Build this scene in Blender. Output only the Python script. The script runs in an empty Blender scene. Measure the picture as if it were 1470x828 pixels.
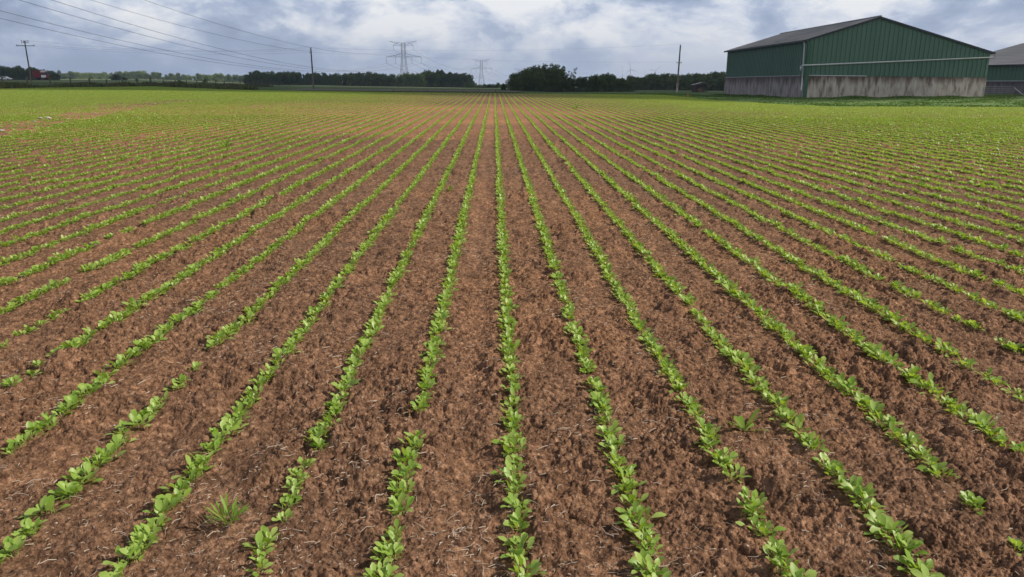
import bpy, math, random
import numpy as np
C = bpy.context.scene
COL = C.collection
R = math.radians

# ------------------------------------------------------------------ camera
F0, PX0, PY0, HC = 1055.0, 735.0, 414.0, 1.6        # focal length in photo pixels, centre, camera height
PITCH = math.atan((414 - 120) / F0)
YAW = math.atan(25.5 * math.cos(PITCH) / F0)
cam = bpy.data.cameras.new('camera')
cam.sensor_width = 36.0
cam.lens = 36.0 * F0 / 1470.0
cam.clip_start = 0.05
cam.clip_end = 20000
co = bpy.data.objects.new('camera', cam)
COL.objects.link(co)
co.location = (0, 0, HC)
co.rotation_euler = (math.pi / 2 - PITCH, 0, -YAW)
C.camera = co

# ------------------------------------------------------------------ sky and sun
SUN_EL, SUN_AZ = R(42), R(102)     # azimuth clockwise from +Y (the direction of the rows)
w = bpy.data.worlds.new('World')
C.world = w
w.use_nodes = True
nt = w.node_tree
nt.nodes.clear()
def N(nt, t, **k):
    n = nt.nodes.new(t)
    for a, b in k.items():
        setattr(n, a, b)
    return n
L = nt.links.new
out = N(nt, 'ShaderNodeOutputWorld')
bg = N(nt, 'ShaderNodeBackground')
bg.inputs['Strength'].default_value = 0.1
sky = N(nt, 'ShaderNodeTexSky', sky_type='NISHITA', sun_disc=False)
sky.sun_elevation = SUN_EL
sky.sun_rotation = SUN_AZ
sky.air_density = 1.3
sky.dust_density = 0.6
tc = N(nt, 'ShaderNodeTexCoord')
sep = N(nt, 'ShaderNodeSeparateXYZ')
L(tc.outputs['Generated'], sep.inputs[0])
def math_(nt, op, a, b=None, clamp=False):
    m = N(nt, 'ShaderNodeMath', operation=op)
    m.use_clamp = clamp
    for i, v in enumerate((a, b)):
        if v is None: continue
        if isinstance(v, (int, float)): m.inputs[i].default_value = v
        else: nt.links.new(v, m.inputs[i])
    return m.outputs[0]
zc = math_(nt, 'MAXIMUM', sep.outputs[2], 0.0)
zd = math_(nt, 'ADD', zc, 0.075)
cx = math_(nt, 'DIVIDE', sep.outputs[0], zd)
cy = math_(nt, 'DIVIDE', sep.outputs[1], zd)
cmb = N(nt, 'ShaderNodeCombineXYZ')
L(cx, cmb.inputs[0]); L(cy, cmb.inputs[1])
def noise(nt, vec, scale, detail=5, rough=0.55, dist=0.0, dim='3D'):
    n = N(nt, 'ShaderNodeTexNoise', noise_dimensions=dim)
    n.inputs['Scale'].default_value = scale
    n.inputs['Detail'].default_value = detail
    n.inputs['Roughness'].default_value = rough
    n.inputs['Distortion'].default_value = dist
    if vec is not None: nt.links.new(vec, n.inputs['Vector'])
    return n.outputs['Fac']
def ramp(nt, fac, stops, interp='LINEAR'):
    r = N(nt, 'ShaderNodeValToRGB')
    r.color_ramp.interpolation = interp
    e = r.color_ramp.elements
    while len(e) < len(stops): e.new(0.5)
    for i, (p, c) in enumerate(stops):
        e[i].position = p
        e[i].color = (*c, 1) if len(c) == 3 else c
    nt.links.new(fac, r.inputs[0])
    return r.outputs[0]
def mixc(nt, fac, a, b, mode='MIX'):
    m = N(nt, 'ShaderNodeMix', data_type='RGBA', blend_type=mode)
    for i, v in ((0, fac), (6, a), (7, b)):
        if isinstance(v, (int, float)): m.inputs[i].default_value = v
        elif isinstance(v, tuple): m.inputs[i].default_value = (*v, 1)
        else: nt.links.new(v, m.inputs[i])
    return m.outputs[2]
cmb = N(nt, 'ShaderNodeCombineXYZ')
L(sep.outputs[0], cmb.inputs[0]); L(sep.outputs[1], cmb.inputs[1])
L(math_(nt, 'POWER', math_(nt, 'MULTIPLY', zc, 1.0), 0.85), cmb.inputs[2])
mp = N(nt, 'ShaderNodeMapping')
L(cmb.outputs[0], mp.inputs[0])
mp.inputs['Location'].default_value = (0.62, 0.2, 0.13)
mp.inputs['Scale'].default_value = (1.0, 1.0, 1.6)
n1 = noise(nt, mp.outputs[0], 6.0, 9, 0.57, 0.3)
n2 = noise(nt, mp.outputs[0], 15.0, 6, 0.6, 0.3)
n3 = noise(nt, mp.outputs[0], 2.3, 3, 0.5, 0.0)
nm = math_(nt, 'ADD', math_(nt, 'ADD', math_(nt, 'MULTIPLY', n1, 0.52), math_(nt, 'MULTIPLY', n3, 0.25)), math_(nt, 'MULTIPLY', n2, 0.26))
nm = math_(nt, 'ADD', nm, math_(nt, 'MULTIPLY', sep.outputs[0], 0.035))
CL = [(0.39, (2.2, 2.75, 4.1)), (0.46, (3.2, 3.95, 5.8)), (0.497, (4.7, 5.4, 7.2)), (0.522, (7.0, 7.5, 8.8)), (0.575, (10.4, 10.3, 10.4))]
ccol = ramp(nt, nm, CL)
rt = math_(nt, 'ADD', math_(nt, 'MULTIPLY', sep.outputs[0], 1.1), 0.45, True)
hz = mixc(nt, rt, (3.3, 4.7, 8.0), (6.2, 6.9, 8.5))
low = math_(nt, 'SUBTRACT', 1.0, math_(nt, 'MULTIPLY', zc, 16.0, True))
low = math_(nt, 'MULTIPLY', low, 0.62)
ccol2 = mixc(nt, low, ccol, hz)
fin = mixc(nt, 0.9, sky.outputs[0], ccol2)
# overhead sky, out of view, is darkened so the sunlight has more contrast
up = math_(nt, 'MULTIPLY', math_(nt, 'SUBTRACT', zc, 0.16), 2.2, True)
fin = mixc(nt, up, fin, mixc(nt, 1.0, fin, (0.62, 0.60, 0.57), 'MULTIPLY'))
L(fin, bg.inputs['Color'])
L(bg.outputs[0], out.inputs['Surface'])

sl = bpy.data.lights.new('sun', 'SUN')
sl.energy = 5.0
sl.angle = R(1.0)
sl.color = (1.0, 0.91, 0.77)
so = bpy.data.objects.new('sun', sl)
COL.objects.link(so)
SD = np.array([math.sin(SUN_AZ) * math.cos(SUN_EL), math.cos(SUN_AZ) * math.cos(SUN_EL), math.sin(SUN_EL)])
from mathutils import Vector, Matrix
so.rotation_euler = Vector(SD).to_track_quat('Z', 'Y').to_euler()
so.location = (60, 0, 60)
C.view_settings.view_transform = 'Standard'
C.view_settings.look = 'None'
C.view_settings.gamma = 1
C.view_settings.exposure = 0.08
C.cycles.max_bounces = 6
C.cycles.transparent_max_bounces = 8
C.cycles.volume_bounces = 0

# ------------------------------------------------------------------ helpers
Fv = np.array([math.sin(YAW) * math.cos(PITCH), math.cos(YAW) * math.cos(PITCH), -math.sin(PITCH)])
Rv = np.array([math.cos(YAW), -math.sin(YAW), 0.0])
Uv = np.cross(Rv, Fv)
def at(px, py, Y):
    """World point at forward distance Y seen at photo position px, py (used only to take measurements off the photo)."""
    d = Fv * F0 + Rv * (px - PX0) + Uv * (PY0 - py)
    t = Y / d[1]
    return np.array([0, 0, HC]) + d * t
def Zat(px, py, Y): return float(at(px, py, Y)[2])
def Xat(px, py, Y): return float(at(px, py, Y)[0])
def tag(o, label=None, cat=None, group=None, kind=None):
    if label: o['label'] = label
    if cat: o['category'] = cat
    if group: o['group'] = group
    if kind: o['kind'] = kind
    return o
def empty(name, loc, rz=0.0):
    o = bpy.data.objects.new(name, None)
    COL.objects.link(o)
    o.location = loc
    o.rotation_euler = (0, 0, rz)
    o.empty_display_size = 0.3
    return o
def mesh_np(name, V, Fq, mat, smooth=False, mats=None, midx=None):
    me = bpy.data.meshes.new(name)
    V = np.asarray(V, dtype=np.float32)
    Fq = np.asarray(Fq, dtype=np.int32)
    k = Fq.shape[1]
    me.vertices.add(len(V)); me.vertices.foreach_set('co', V.ravel())
    me.loops.add(Fq.size); me.loops.foreach_set('vertex_index', Fq.ravel())
    me.polygons.add(len(Fq))
    me.polygons.foreach_set('loop_start', np.arange(0, Fq.size, k, dtype=np.int32))
    me.polygons.foreach_set('loop_total', np.full(len(Fq), k, dtype=np.int32))
    if smooth: me.polygons.foreach_set('use_smooth', np.ones(len(Fq), dtype=bool))
    me.materials.append(mat)
    me.update(calc_edges=True)
    return me
def link(name, me, parent=None, loc=None):
    o = bpy.data.objects.new(name, me)
    COL.objects.link(o)
    if parent is not None: o.parent = parent
    if loc is not None: o.location = loc
    return o
class MB:
    """collects boxes, bars, tubes and polygons; build() links them as ONE mesh object"""
    def __init__(s): s.v = []; s.f = []
    def poly(s, pts):
        n = len(s.v); s.v += [tuple(map(float, q)) for q in pts]; s.f.append(tuple(range(n, n + len(pts)))); return s
    def box(s, x0, x1, y0, y1, z0, z1):
        n = len(s.v)
        s.v += [(x0,y0,z0),(x1,y0,z0),(x1,y1,z0),(x0,y1,z0),(x0,y0,z1),(x1,y0,z1),(x1,y1,z1),(x0,y1,z1)]
        s.f += [tuple(n+i for i in q) for q in ((0,3,2,1),(4,5,6,7),(0,1,5,4),(1,2,6,5),(2,3,7,6),(3,0,4,7))]
        return s
    def prism(s, pts, y0, y1):
        """profile in XZ extruded from y0 to y1"""
        n = len(s.v); k = len(pts)
        s.v += [(x, y0, z) for x, z in pts] + [(x, y1, z) for x, z in pts]
        s.f.append(tuple(n + i for i in range(k))); s.f.append(tuple(n + k + i for i in range(k - 1, -1, -1)))
        for i in range(k):
            j = (i + 1) % k
            s.f.append((n + i, n + k + i, n + k + j, n + j))
        return s
    def tube(s, pts, r, sides=6, r1=None):
        pts = [np.array(q, dtype=float) for q in pts]
        m = len(pts); rings = []
        for i, q in enumerate(pts):
            d = pts[min(i + 1, m - 1)] - pts[max(i - 1, 0)]
            d = d / (np.linalg.norm(d) + 1e-9)
            a = np.array([0, 0, 1.0]) if abs(d[2]) < 0.9 else np.array([1.0, 0, 0])
            u = np.cross(d, a); u /= np.linalg.norm(u); v = np.cross(d, u)
            rr = r if r1 is None else r + (r1 - r) * i / (m - 1)
            n = len(s.v); rings.append(n)
            for k in range(sides):
                t = 2 * math.pi * k / sides
                s.v.append(tuple(q + rr * (math.cos(t) * u + math.sin(t) * v)))
        for a, b in zip(rings, rings[1:]):
            for k in range(sides):
                s.f.append((a + k, a + (k + 1) % sides, b + (k + 1) % sides, b + k))
        s.f.append(tuple(rings[0] + k for k in range(sides)))
        s.f.append(tuple(rings[-1] + k for k in range(sides - 1, -1, -1)))
        return s
    def mesh(s, name, mat, smooth=False):
        me = bpy.data.meshes.new(name)
        me.from_pydata(s.v, [], s.f)
        me.materials.append(mat)
        if smooth: me.polygons.foreach_set('use_smooth', [True] * len(me.polygons))
        me.update()
        return me
    def build(s, name, mat, parent=None, smooth=False, loc=None):
        return link(name, s.mesh(name, mat, smooth), parent, loc)
def bevel(o, wd=0.01, seg=1):
    m = o.modifiers.new('bevel', 'BEVEL'); m.width = wd; m.segments = seg; m.limit_method = 'ANGLE'
    return o

# ------------------------------------------------------------------ materials
def mat(name, color, rough=0.8, metal=0.0, var=0.0, vscale=3.0, vcol=None, spec=0.3, bump=0.0, bscale=20.0, stretch=(1, 1, 1), trans=0.0):
    m = bpy.data.materials.new(name); m.use_nodes = True
    nt = m.node_tree; b = nt.nodes['Principled BSDF']
    b.inputs['Base Color'].default_value = (*color, 1)
    b.inputs['Roughness'].default_value = rough
    b.inputs['Metallic'].default_value = metal
    b.inputs['Specular IOR Level'].default_value = spec
    tcn = N(nt, 'ShaderNodeTexCoord'); mpn = N(nt, 'ShaderNodeMapping'); mpn.inputs['Scale'].default_value = stretch
    nt.links.new(tcn.outputs['Object'], mpn.inputs[0])
    if vcol is not None:
        f = noise(nt, mpn.outputs[0], vscale, 5, 0.6)
        f2 = ramp(nt, f, [(0.5 - 0.5 * (1 - var) * 0.35 - 0.05, (0, 0, 0)), (0.5 + 0.5 * (1 - var) * 0.35 + 0.05, (1, 1, 1))])
        c = mixc(nt, f2, color, vcol)
        nt.links.new(c, b.inputs['Base Color'])
    if bump > 0:
        bn = N(nt, 'ShaderNodeBump'); bn.inputs['Distance'].default_value = bump
        nt.links.new(noise(nt, mpn.outputs[0], bscale, 4, 0.6), bn.inputs['Height'])
        nt.links.new(bn.outputs[0], b.inputs['Normal'])
    return m
def leafmat(name, c1, c2, tr=0.35, vscale=1.5, rough=0.5, spec=0.35, c3=None):
    m = bpy.data.materials.new(name); m.use_nodes = True
    nt = m.node_tree; b = nt.nodes['Principled BSDF']; o = nt.nodes['Material Output']
    g = N(nt, 'ShaderNodeNewGeometry')
    oi = N(nt, 'ShaderNodeObjectInfo')
    rnd = math_(nt, 'FRACT', math_(nt, 'ADD', g.outputs['Random Per Island'], oi.outputs['Random']))
    c = mixc(nt, rnd, c1, c2)
    if c3 is not None:
        tcn = N(nt, 'ShaderNodeTexCoord')
        f = ramp(nt, noise(nt, tcn.outputs['Object'], vscale, 3, 0.6), [(0.42, (0, 0, 0)), (0.62, (1, 1, 1))])
        c = mixc(nt, f, c, c3)
    nt.links.new(c, b.inputs['Base Color'])
    b.inputs['Roughness'].default_value = rough
    b.inputs['Specular IOR Level'].default_value = spec
    t = N(nt, 'ShaderNodeBsdfTranslucent')
    tcx = mixc(nt, 1.0, c, (1.35, 1.25, 0.45), 'MULTIPLY')
    nt.links.new(tcx, t.inputs['Color'])
    mx = N(nt, 'ShaderNodeMixShader'); mx.inputs[0].default_value = tr
    nt.links.new(b.outputs[0], mx.inputs[1]); nt.links.new(t.outputs[0], mx.inputs[2])
    nt.links.new(mx.outputs[0], o.inputs['Surface'])
    return m

def soil_material():
    m = bpy.data.materials.new('soil'); m.use_nodes = True
    nt = m.node_tree; b = nt.nodes['Principled BSDF']
    tcn = N(nt, 'ShaderNodeTexCoord'); O = tcn.outputs['Object']
    patch = noise(nt, O, 5.5, 5, 0.65, 0.6)
    fine = noise(nt, O, 160, 3, 0.6)
    mid = noise(nt, O, 34, 5, 0.62)
    big = noise(nt, O, 3.2, 4, 0.6)
    huge = noise(nt, O, 0.16, 4, 0.6)
    a = ramp(nt, mid, [(0.28, (0.040, 0.021, 0.013)), (0.44, (0.108, 0.059, 0.036)), (0.57, (0.182, 0.103, 0.064)), (0.76, (0.34, 0.212, 0.142))])
    a = mixc(nt, ramp(nt, big, [(0.35, (0, 0, 0)), (0.7, (1, 1, 1))]), a, mixc(nt, 1.0, a, (1.35, 1.33, 1.3), 'MULTIPLY'))
    a = mixc(nt, ramp(nt, huge, [(0.42, (0, 0, 0)), (0.66, (1, 1, 1))]), a, mixc(nt, 1.0, a, (1.32, 1.24, 1.1), 'MULTIPLY'))
    a = mixc(nt, 1.0, a, ramp(nt, patch, [(0.36, (0.80, 0.79, 0.78)), (0.5, (1, 1, 1)), (0.66, (1.22, 1.22, 1.22))]), 'MULTIPLY')
    # sunlit band left of the middle, painted as a paler soil colour
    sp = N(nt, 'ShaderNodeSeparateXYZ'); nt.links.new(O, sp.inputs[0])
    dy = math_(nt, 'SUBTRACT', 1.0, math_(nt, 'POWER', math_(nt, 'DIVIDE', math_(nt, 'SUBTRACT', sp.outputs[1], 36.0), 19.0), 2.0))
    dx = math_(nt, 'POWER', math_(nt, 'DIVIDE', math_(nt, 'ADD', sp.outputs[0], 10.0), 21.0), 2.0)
    dry = math_(nt, 'ADD', math_(nt, 'SUBTRACT', dy, dx), math_(nt, 'MULTIPLY', math_(nt, 'SUBTRACT', noise(nt, O, 0.22, 5, 0.6), 0.5), 1.6))  # mask of the painted sunlight, uneven at its rim
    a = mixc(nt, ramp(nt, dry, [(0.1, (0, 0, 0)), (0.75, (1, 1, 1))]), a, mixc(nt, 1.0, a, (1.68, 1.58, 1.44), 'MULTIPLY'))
    tk = math_(nt, 'DIVIDE', math_(nt, 'ADD', sp.outputs[0], 0.150), 0.17)
    tk = math_(nt, 'SUBTRACT', 1.0, math_(nt, 'MULTIPLY', tk, tk), True)
    a = mixc(nt, math_(nt, 'MULTIPLY', tk, 0.6), a, mixc(nt, 1.0, a, (1.18, 1.17, 1.15), 'MULTIPLY'))
    f2 = ramp(nt, fine, [(0.3, (0.62, 0.62, 0.62)), (0.7, (1.3, 1.3, 1.3))])
    a = mixc(nt, 1.0, a, f2, 'MULTIPLY')
    nt.links.new(a, b.inputs['Base Color'])
    b.inputs['Roughness'].default_value = 0.95
    b.inputs['Specular IOR Level'].default_value = 0.15
    bn = N(nt, 'ShaderNodeBump'); bn.inputs['Distance'].default_value = 0.006; bn.inputs['Strength'].default_value = 1.0
    vo = N(nt, 'ShaderNodeTexVoronoi'); vo.inputs['Scale'].default_value = 75; nt.links.new(O, vo.inputs['Vector'])
    vo2 = N(nt, 'ShaderNodeTexVoronoi'); vo2.inputs['Scale'].default_value = 190; nt.links.new(O, vo2.inputs['Vector'])
    hh = math_(nt, 'SUBTRACT', math_(nt, 'MULTIPLY', noise(nt, O, 120, 5, 0.65), 0.7), math_(nt, 'ADD', vo.outputs['Distance'], math_(nt, 'MULTIPLY', vo2.outputs['Distance'], 0.45)))
    nt.links.new(hh, bn.inputs['Height'])
    bn2 = N(nt, 'ShaderNodeBump'); bn2.inputs['Distance'].default_value = 0.03; bn2.inputs['Strength'].default_value = 0.45
    nt.links.new(noise(nt, O, 14, 5, 0.65), bn2.inputs['Height'])
    nt.links.new(bn.outputs[0], bn2.inputs['Normal'])
    nt.links.new(bn2.outputs[0], b.inputs['Normal'])
    return m
def pasture_material():
    m = bpy.data.materials.new('pasture'); m.use_nodes = True
    nt = m.node_tree; b = nt.nodes['Principled BSDF']
    tcn = N(nt, 'ShaderNodeTexCoord'); O = tcn.outputs['Object']
    n = noise(nt, O, 1.6, 6, 0.65)
    a = ramp(nt, n, [(0.3, (0.030, 0.055, 0.014)), (0.5, (0.060, 0.110, 0.024)), (0.7, (0.110, 0.160, 0.045))])
    v = N(nt, 'ShaderNodeTexVoronoi'); v.inputs['Scale'].default_value = 1.0
    mp2 = N(nt, 'ShaderNodeMapping'); mp2.inputs['Scale'].default_value = (0.0035, 0.009, 0.0); mp2.inputs['Location'].default_value = (0.3, 0.5, 0)
    nt.links.new(O, mp2.inputs[0]); nt.links.new(mp2.outputs[0], v.inputs['Vector'])
    sp = N(nt, 'ShaderNodeSeparateXYZ'); nt.links.new(O, sp.inputs[0])
    sc_ = N(nt, 'ShaderNodeSeparateColor'); nt.links.new(v.outputs['Color'], sc_.inputs[0])
    fieldc = ramp(nt, sc_.outputs[0], [(0.0, (0.045, 0.075, 0.022)), (0.45, (0.075, 0.12, 0.04)), (0.7, (0.13, 0.17, 0.07)), (0.9, (0.19, 0.2, 0.10))])
    far = ramp(nt, math_(nt, 'MULTIPLY', sp.outputs[1], 1 / 400.0, True), [(0.42, (0, 0, 0)), (0.55, (1, 1, 1))])
    a = mixc(nt, far, a, fieldc)
    nt.links.new(a, b.inputs['Base Color'])
    b.inputs['Roughness'].default_value = 0.95; b.inputs['Specular IOR Level'].default_value = 0.1
    bn = N(nt, 'ShaderNodeBump'); bn.inputs['Distance'].default_value = 0.25
    nt.links.new(noise(nt, O, 2.5, 5, 0.65), bn.inputs['Height']); nt.links.new(bn.outputs[0], b.inputs['Normal'])
    return m

M = {}
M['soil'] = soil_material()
M['pasture'] = pasture_material()
M['crop'] = leafmat('crop_leaf', (0.205, 0.350, 0.042), (0.390, 0.520, 0.135), 0.42, rough=0.42, spec=0.5)
M['weed'] = leafmat('weed_leaf', (0.15, 0.29, 0.03), (0.24, 0.37, 0.06), 0.4)
M['straw'] = mat('straw', (0.58, 0.50, 0.41), 0.8, vcol=(0.26, 0.19, 0.14), vscale=2.5)
M['stone'] = mat('stone', (0.45, 0.42, 0.38), 0.8, vcol=(0.3, 0.26, 0.22), vscale=8)
M['tree'] = leafmat('tree_leaf', (0.052, 0.088, 0.034), (0.090, 0.130, 0.046), 0.28, c3=(0.120, 0.165, 0.060), vscale=0.35, rough=0.75, spec=0.12)
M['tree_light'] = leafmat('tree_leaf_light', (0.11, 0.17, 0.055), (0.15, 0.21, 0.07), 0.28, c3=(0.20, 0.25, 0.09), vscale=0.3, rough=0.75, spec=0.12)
M['bark'] = mat('bark', (0.09, 0.07, 0.055), 0.9, vcol=(0.05, 0.04, 0.03), vscale=4)
M['grassleaf'] = leafmat('grass_leaf', (0.062, 0.130, 0.022), (0.120, 0.200, 0.040), 0.25, rough=0.6, spec=0.2)
M['drygrass'] = leafmat('dry_grass_leaf', (0.05, 0.075, 0.022), (0.13, 0.14, 0.06), 0.2, rough=0.7, spec=0.2)
M['green'] = mat('green_cladding', (0.066, 0.142, 0.097), 0.5, vcol=(0.090, 0.170, 0.120), vscale=0.7, spec=0.35, stretch=(1, 1, 0.25))
M['green_trim'] = mat('green_trim', (0.028, 0.095, 0.058), 0.5, spec=0.35)
M['dark_trim'] = mat('dark_trim', (0.02, 0.026, 0.032), 0.5, spec=0.3)
M['roof'] = mat('fibre_cement', (0.17, 0.165, 0.165), 0.9, vcol=(0.33, 0.32, 0.315), vscale=0.8, bump=0.02, bscale=3, spec=0.15, stretch=(1, 0.35, 1))
M['pipe'] = mat('grey_pvc', (0.50, 0.52, 0.54), 0.45, vcol=(0.40, 0.42, 0.43), vscale=1.2)
M['wood'] = mat('grey_wood', (0.16, 0.13, 0.105), 0.9, vcol=(0.08, 0.065, 0.055), vscale=3, stretch=(1, 1, 0.2))
M['pale_concrete'] = mat('pale_concrete', (0.5, 0.47, 0.42), 0.9, vcol=(0.36, 0.33, 0.30), vscale=2)
M['steel'] = mat('galvanised_steel', (0.11, 0.115, 0.13), 0.5, metal=0.4, spec=0.4)
M['steel_dark'] = mat('weathered_steel', (0.17, 0.18, 0.19), 0.6, metal=0.3)
M['cable'] = mat('aluminium_cable', (0.13, 0.135, 0.15), 0.6)
M['insul'] = mat('glass_insulator', (0.12, 0.15, 0.16), 0.3)
M['turbine'] = mat('turbine_grey', (0.36, 0.38, 0.40), 0.5)
M['white'] = mat('white_paint', (0.78, 0.79, 0.8), 0.35)
M['red'] = mat('red_paint', (0.20, 0.018, 0.016), 0.4, vcol=(0.13, 0.014, 0.014), vscale=1.5)
M['glass'] = mat('dark_glass', (0.03, 0.04, 0.05), 0.12, spec=0.5)
M['rubber'] = mat('rubber', (0.03, 0.03, 0.03), 0.9)
M['hay'] = mat('hay', (0.20, 0.13, 0.08), 0.95, vcol=(0.12, 0.08, 0.055), vscale=6)
M['tin'] = mat('tin_sheet', (0.34, 0.33, 0.33), 0.6, vcol=(0.18, 0.12, 0.10), vscale=2)
M['orange'] = mat('orange_plastic', (0.6, 0.2, 0.05), 0.5)
def concrete_wall(name, light, dark, top, ztop, zmix):
    m = bpy.data.materials.new(name); m.use_nodes = True
    nt = m.node_tree; b = nt.nodes['Principled BSDF']
    g = N(nt, 'ShaderNodeTexCoord'); O = g.outputs['Object']
    mp2 = N(nt, 'ShaderNodeMapping'); mp2.inputs['Scale'].default_value = (2.2, 2.2, 0.55); nt.links.new(O, mp2.inputs[0])
    st = noise(nt, mp2.outputs[0], 1.0, 7, 0.68)
    a = ramp(nt, st, [(0.33, dark), (0.50, light), (0.70, tuple(min(1, x * 1.28) for x in light))])
    sp = N(nt, 'ShaderNodeSeparateXYZ'); nt.links.new(O, sp.inputs[0])
    mp3 = N(nt, 'ShaderNodeMapping'); mp3.inputs['Scale'].default_value = (1.3, 1.3, 0.12); nt.links.new(O, mp3.inputs[0])
    # algae and rust run down from the top edge in uneven tongues
    run = math_(nt, 'ADD', math_(nt, 'DIVIDE', math_(nt, 'SUBTRACT', sp.outputs[2], ztop - zmix), zmix), math_(nt, 'MULTIPLY', math_(nt, 'SUBTRACT', noise(nt, mp3.outputs[0], 1.6, 6, 0.7), 0.5), 2.6))
    f = ramp(nt, run, [(0.25, (0, 0, 0)), (0.85, (1, 1, 1))])
    a = mixc(nt, math_(nt, 'MULTIPLY', f, 0.85), a, top)
    nt.links.new(a, b.inputs['Base Color'])
    b.inputs['Roughness'].default_value = 0.95; b.inputs['Specular IOR Level'].default_value = 0.15
    return m

# ------------------------------------------------------------------ terrain
UK = np.array([-.80, -.65, -.465, -.283, -.118, -.009, .083, .22, .298, .402, .649, .85])
YK = np.array([0, 40, 85, 130, 200, 350, 500, 900, 1500, 3000, 7000.])
HK = np.array([
 [0, .27, .85, 1.6, 2.6, 3.4, 4.2, 6.8, 8, 9, 9],
 [0, .27, .82, 1.5, 2.4, 3.2, 3.9, 6.5, 8, 8, 8],
 [0, .27, .75, 1.1, 1.8, 2.9, 3.9, 6.7, 8, 8, 8],
 [0, .25, .65, .60, .70, .95, 1.0, 1.5, 2, 2, 2],
 [0, .24, .55, .45, .30, .0, -.3, -1, -3, -5, -6],
 [0, .24, .51, .40, .10, -.5, -1.3, -3, -5, -8, -9],
 [0, .24, .45, .10, -.45, -1.2, -2, -3, -5, -8, -9],
 [0, .20, .35, .25, -.40, -1.2, -2, -3, -5, -8, -9],
 [0, .15, .0, -.17, -.7, -1.4, -2, -3, -5, -8, -9],
 [0, .10, -.14, -.20, -.8, -1.5, -2, -3, -5, -8, -9],
 [0, .10, .0, .0, -.5, -1.0, -2, -3, -5, -8, -9],
 [0, .10, .0, .0, -.5, -1.0, -2, -3, -5, -8, -9]])
def terr(X, Y):
    X = np.asarray(X, float); Y = np.asarray(Y, float)
    Yc = np.clip(Y, 0, 6999)
    u = np.clip(X / np.maximum(Y, 6.0), -.8, .849)
    i = np.clip(np.searchsorted(UK, u, side='right') - 1, 0, len(UK) - 2)
    j = np.clip(np.searchsorted(YK, Yc, side='right') - 1, 0, len(YK) - 2)
    a = (u - UK[i]) / (UK[i + 1] - UK[i]); b = (Yc - YK[j]) / (YK[j + 1] - YK[j])
    a = np.clip(a, 0, 1); a = a * a * (3 - 2 * a) * .5 + a * .5
    return (HK[i, j] * (1 - a) + HK[i + 1, j] * a) * (1 - b) + (HK[i, j + 1] * (1 - a) + HK[i + 1, j + 1] * a) * b
def tz(X, Y): return float(terr(X, Y))

# vectorised noise
def hash2(ix, iy, s=0):
    n = (ix.astype(np.int64) * 374761393 + iy.astype(np.int64) * 668265263 + s * 1442695041) & 0xFFFFFFFF
    n = ((n ^ (n >> 13)) * 1274126177) & 0xFFFFFFFF
    n = (n ^ (n >> 16)) & 0xFFFFFFFF
    return n / 4294967296.0
def vnoise(X, Y, s=0):
    ix = np.floor(X); iy = np.floor(Y); fx = X - ix; fy = Y - iy
    fx = fx * fx * (3 - 2 * fx); fy = fy * fy * (3 - 2 * fy)
    a = hash2(ix, iy, s); b = hash2(ix + 1, iy, s); c = hash2(ix, iy + 1, s); d = hash2(ix + 1, iy + 1, s)
    return (a * (1 - fx) + b * fx) * (1 - fy) + (c * (1 - fx) + d * fx) * fy - 0.5
def clods(X, Y, size, dens, s):
    """lumps: rounded bumps of random radius, one try per cell"""
    gx = X / size; gy = Y / size; ix = np.floor(gx); iy = np.floor(gy)
    out = np.zeros_like(X)
    for dx in (-1, 0, 1):
        for dy in (-1, 0, 1):
            cx_, cy_ = ix + dx, iy + dy
            px = cx_ + hash2(cx_, cy_, s); py = cy_ + hash2(cx_, cy_, s + 1); on = hash2(cx_, cy_, s + 2) < dens
            r = 0.30 + 0.55 * hash2(cx_, cy_, s + 3)
            asp = 0.7 + 0.6 * hash2(cx_, cy_, s + 4)
            d2 = ((gx - px) ** 2 * asp + (gy - py) ** 2 / asp) / (r * r)
            hgt = np.where(on, np.sqrt(np.clip(1 - d2, 0, 1)) * r, 0)
            out = np.maximum(out, hgt)
    return out * size
ROW, X0R = 0.45, 0.0755
def relief(X, Y, fade):
    wx = X + 0.02 * vnoise(X * 28, Y * 28, 5) + 0.012 * vnoise(X * 70, Y * 70, 6)
    wy = Y + 0.02 * vnoise(X * 28, Y * 28, 7) + 0.012 * vnoise(X * 70, Y * 70, 8)
    z = 0.030 * vnoise(X * 2.1, Y * 1.7, 1) + 0.026 * vnoise(X * 7, Y * 7, 2) + 0.022 * vnoise(X * 17, Y * 17, 3)
    amt = 0.22 + 0.95 * np.clip(vnoise(X * 2.3, Y * 1.3, 31) * 1.2 + vnoise(X * 5.5, Y * 4, 32) * .9 + 0.42, 0, 1.1)
    track = np.exp(-(((X - (X0R - 0.5 * ROW)) / 0.13) ** 2))          # wheel track left of the central row
    amt = amt * (1 - 0.6 * track)
    c = clods(wx, wy, 0.19, 0.07, 61) * 0.42 + clods(wx, wy, 0.10, 0.16, 11) * 0.45 + clods(wx, wy, 0.050, 0.42, 21) * 0.60 + clods(wx, wy, 0.024, 0.55, 41) * 0.85 * fade + clods(X, Y, 0.012, 0.6, 51) * 0.95 * fade * fade
    z = z + c * amt + fade * (0.010 * vnoise(X * 45, Y * 45, 4) + 0.007 * vnoise(X * 95, Y * 95, 9) + 0.004 * vnoise(X * 210, Y * 210, 10))
    z = z + 0.012 * vnoise(X * 11, Y * 1.1, 77) - 0.012 * track
    ph = (X - X0R) / ROW; dr = np.abs(ph - np.round(ph)) * ROW
    z = z * (1 - 0.45 * np.exp(-(dr / 0.05) ** 2))
    return z - 0.02
def far_edge(X):
    return np.interp(X, [-70, -62, -35, 0, 18, 21, 22.5, 24, 34, 80], [142, 140, 112, 90, 88, 80, 62, 53, 50, 50])
XL = -61.5

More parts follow.
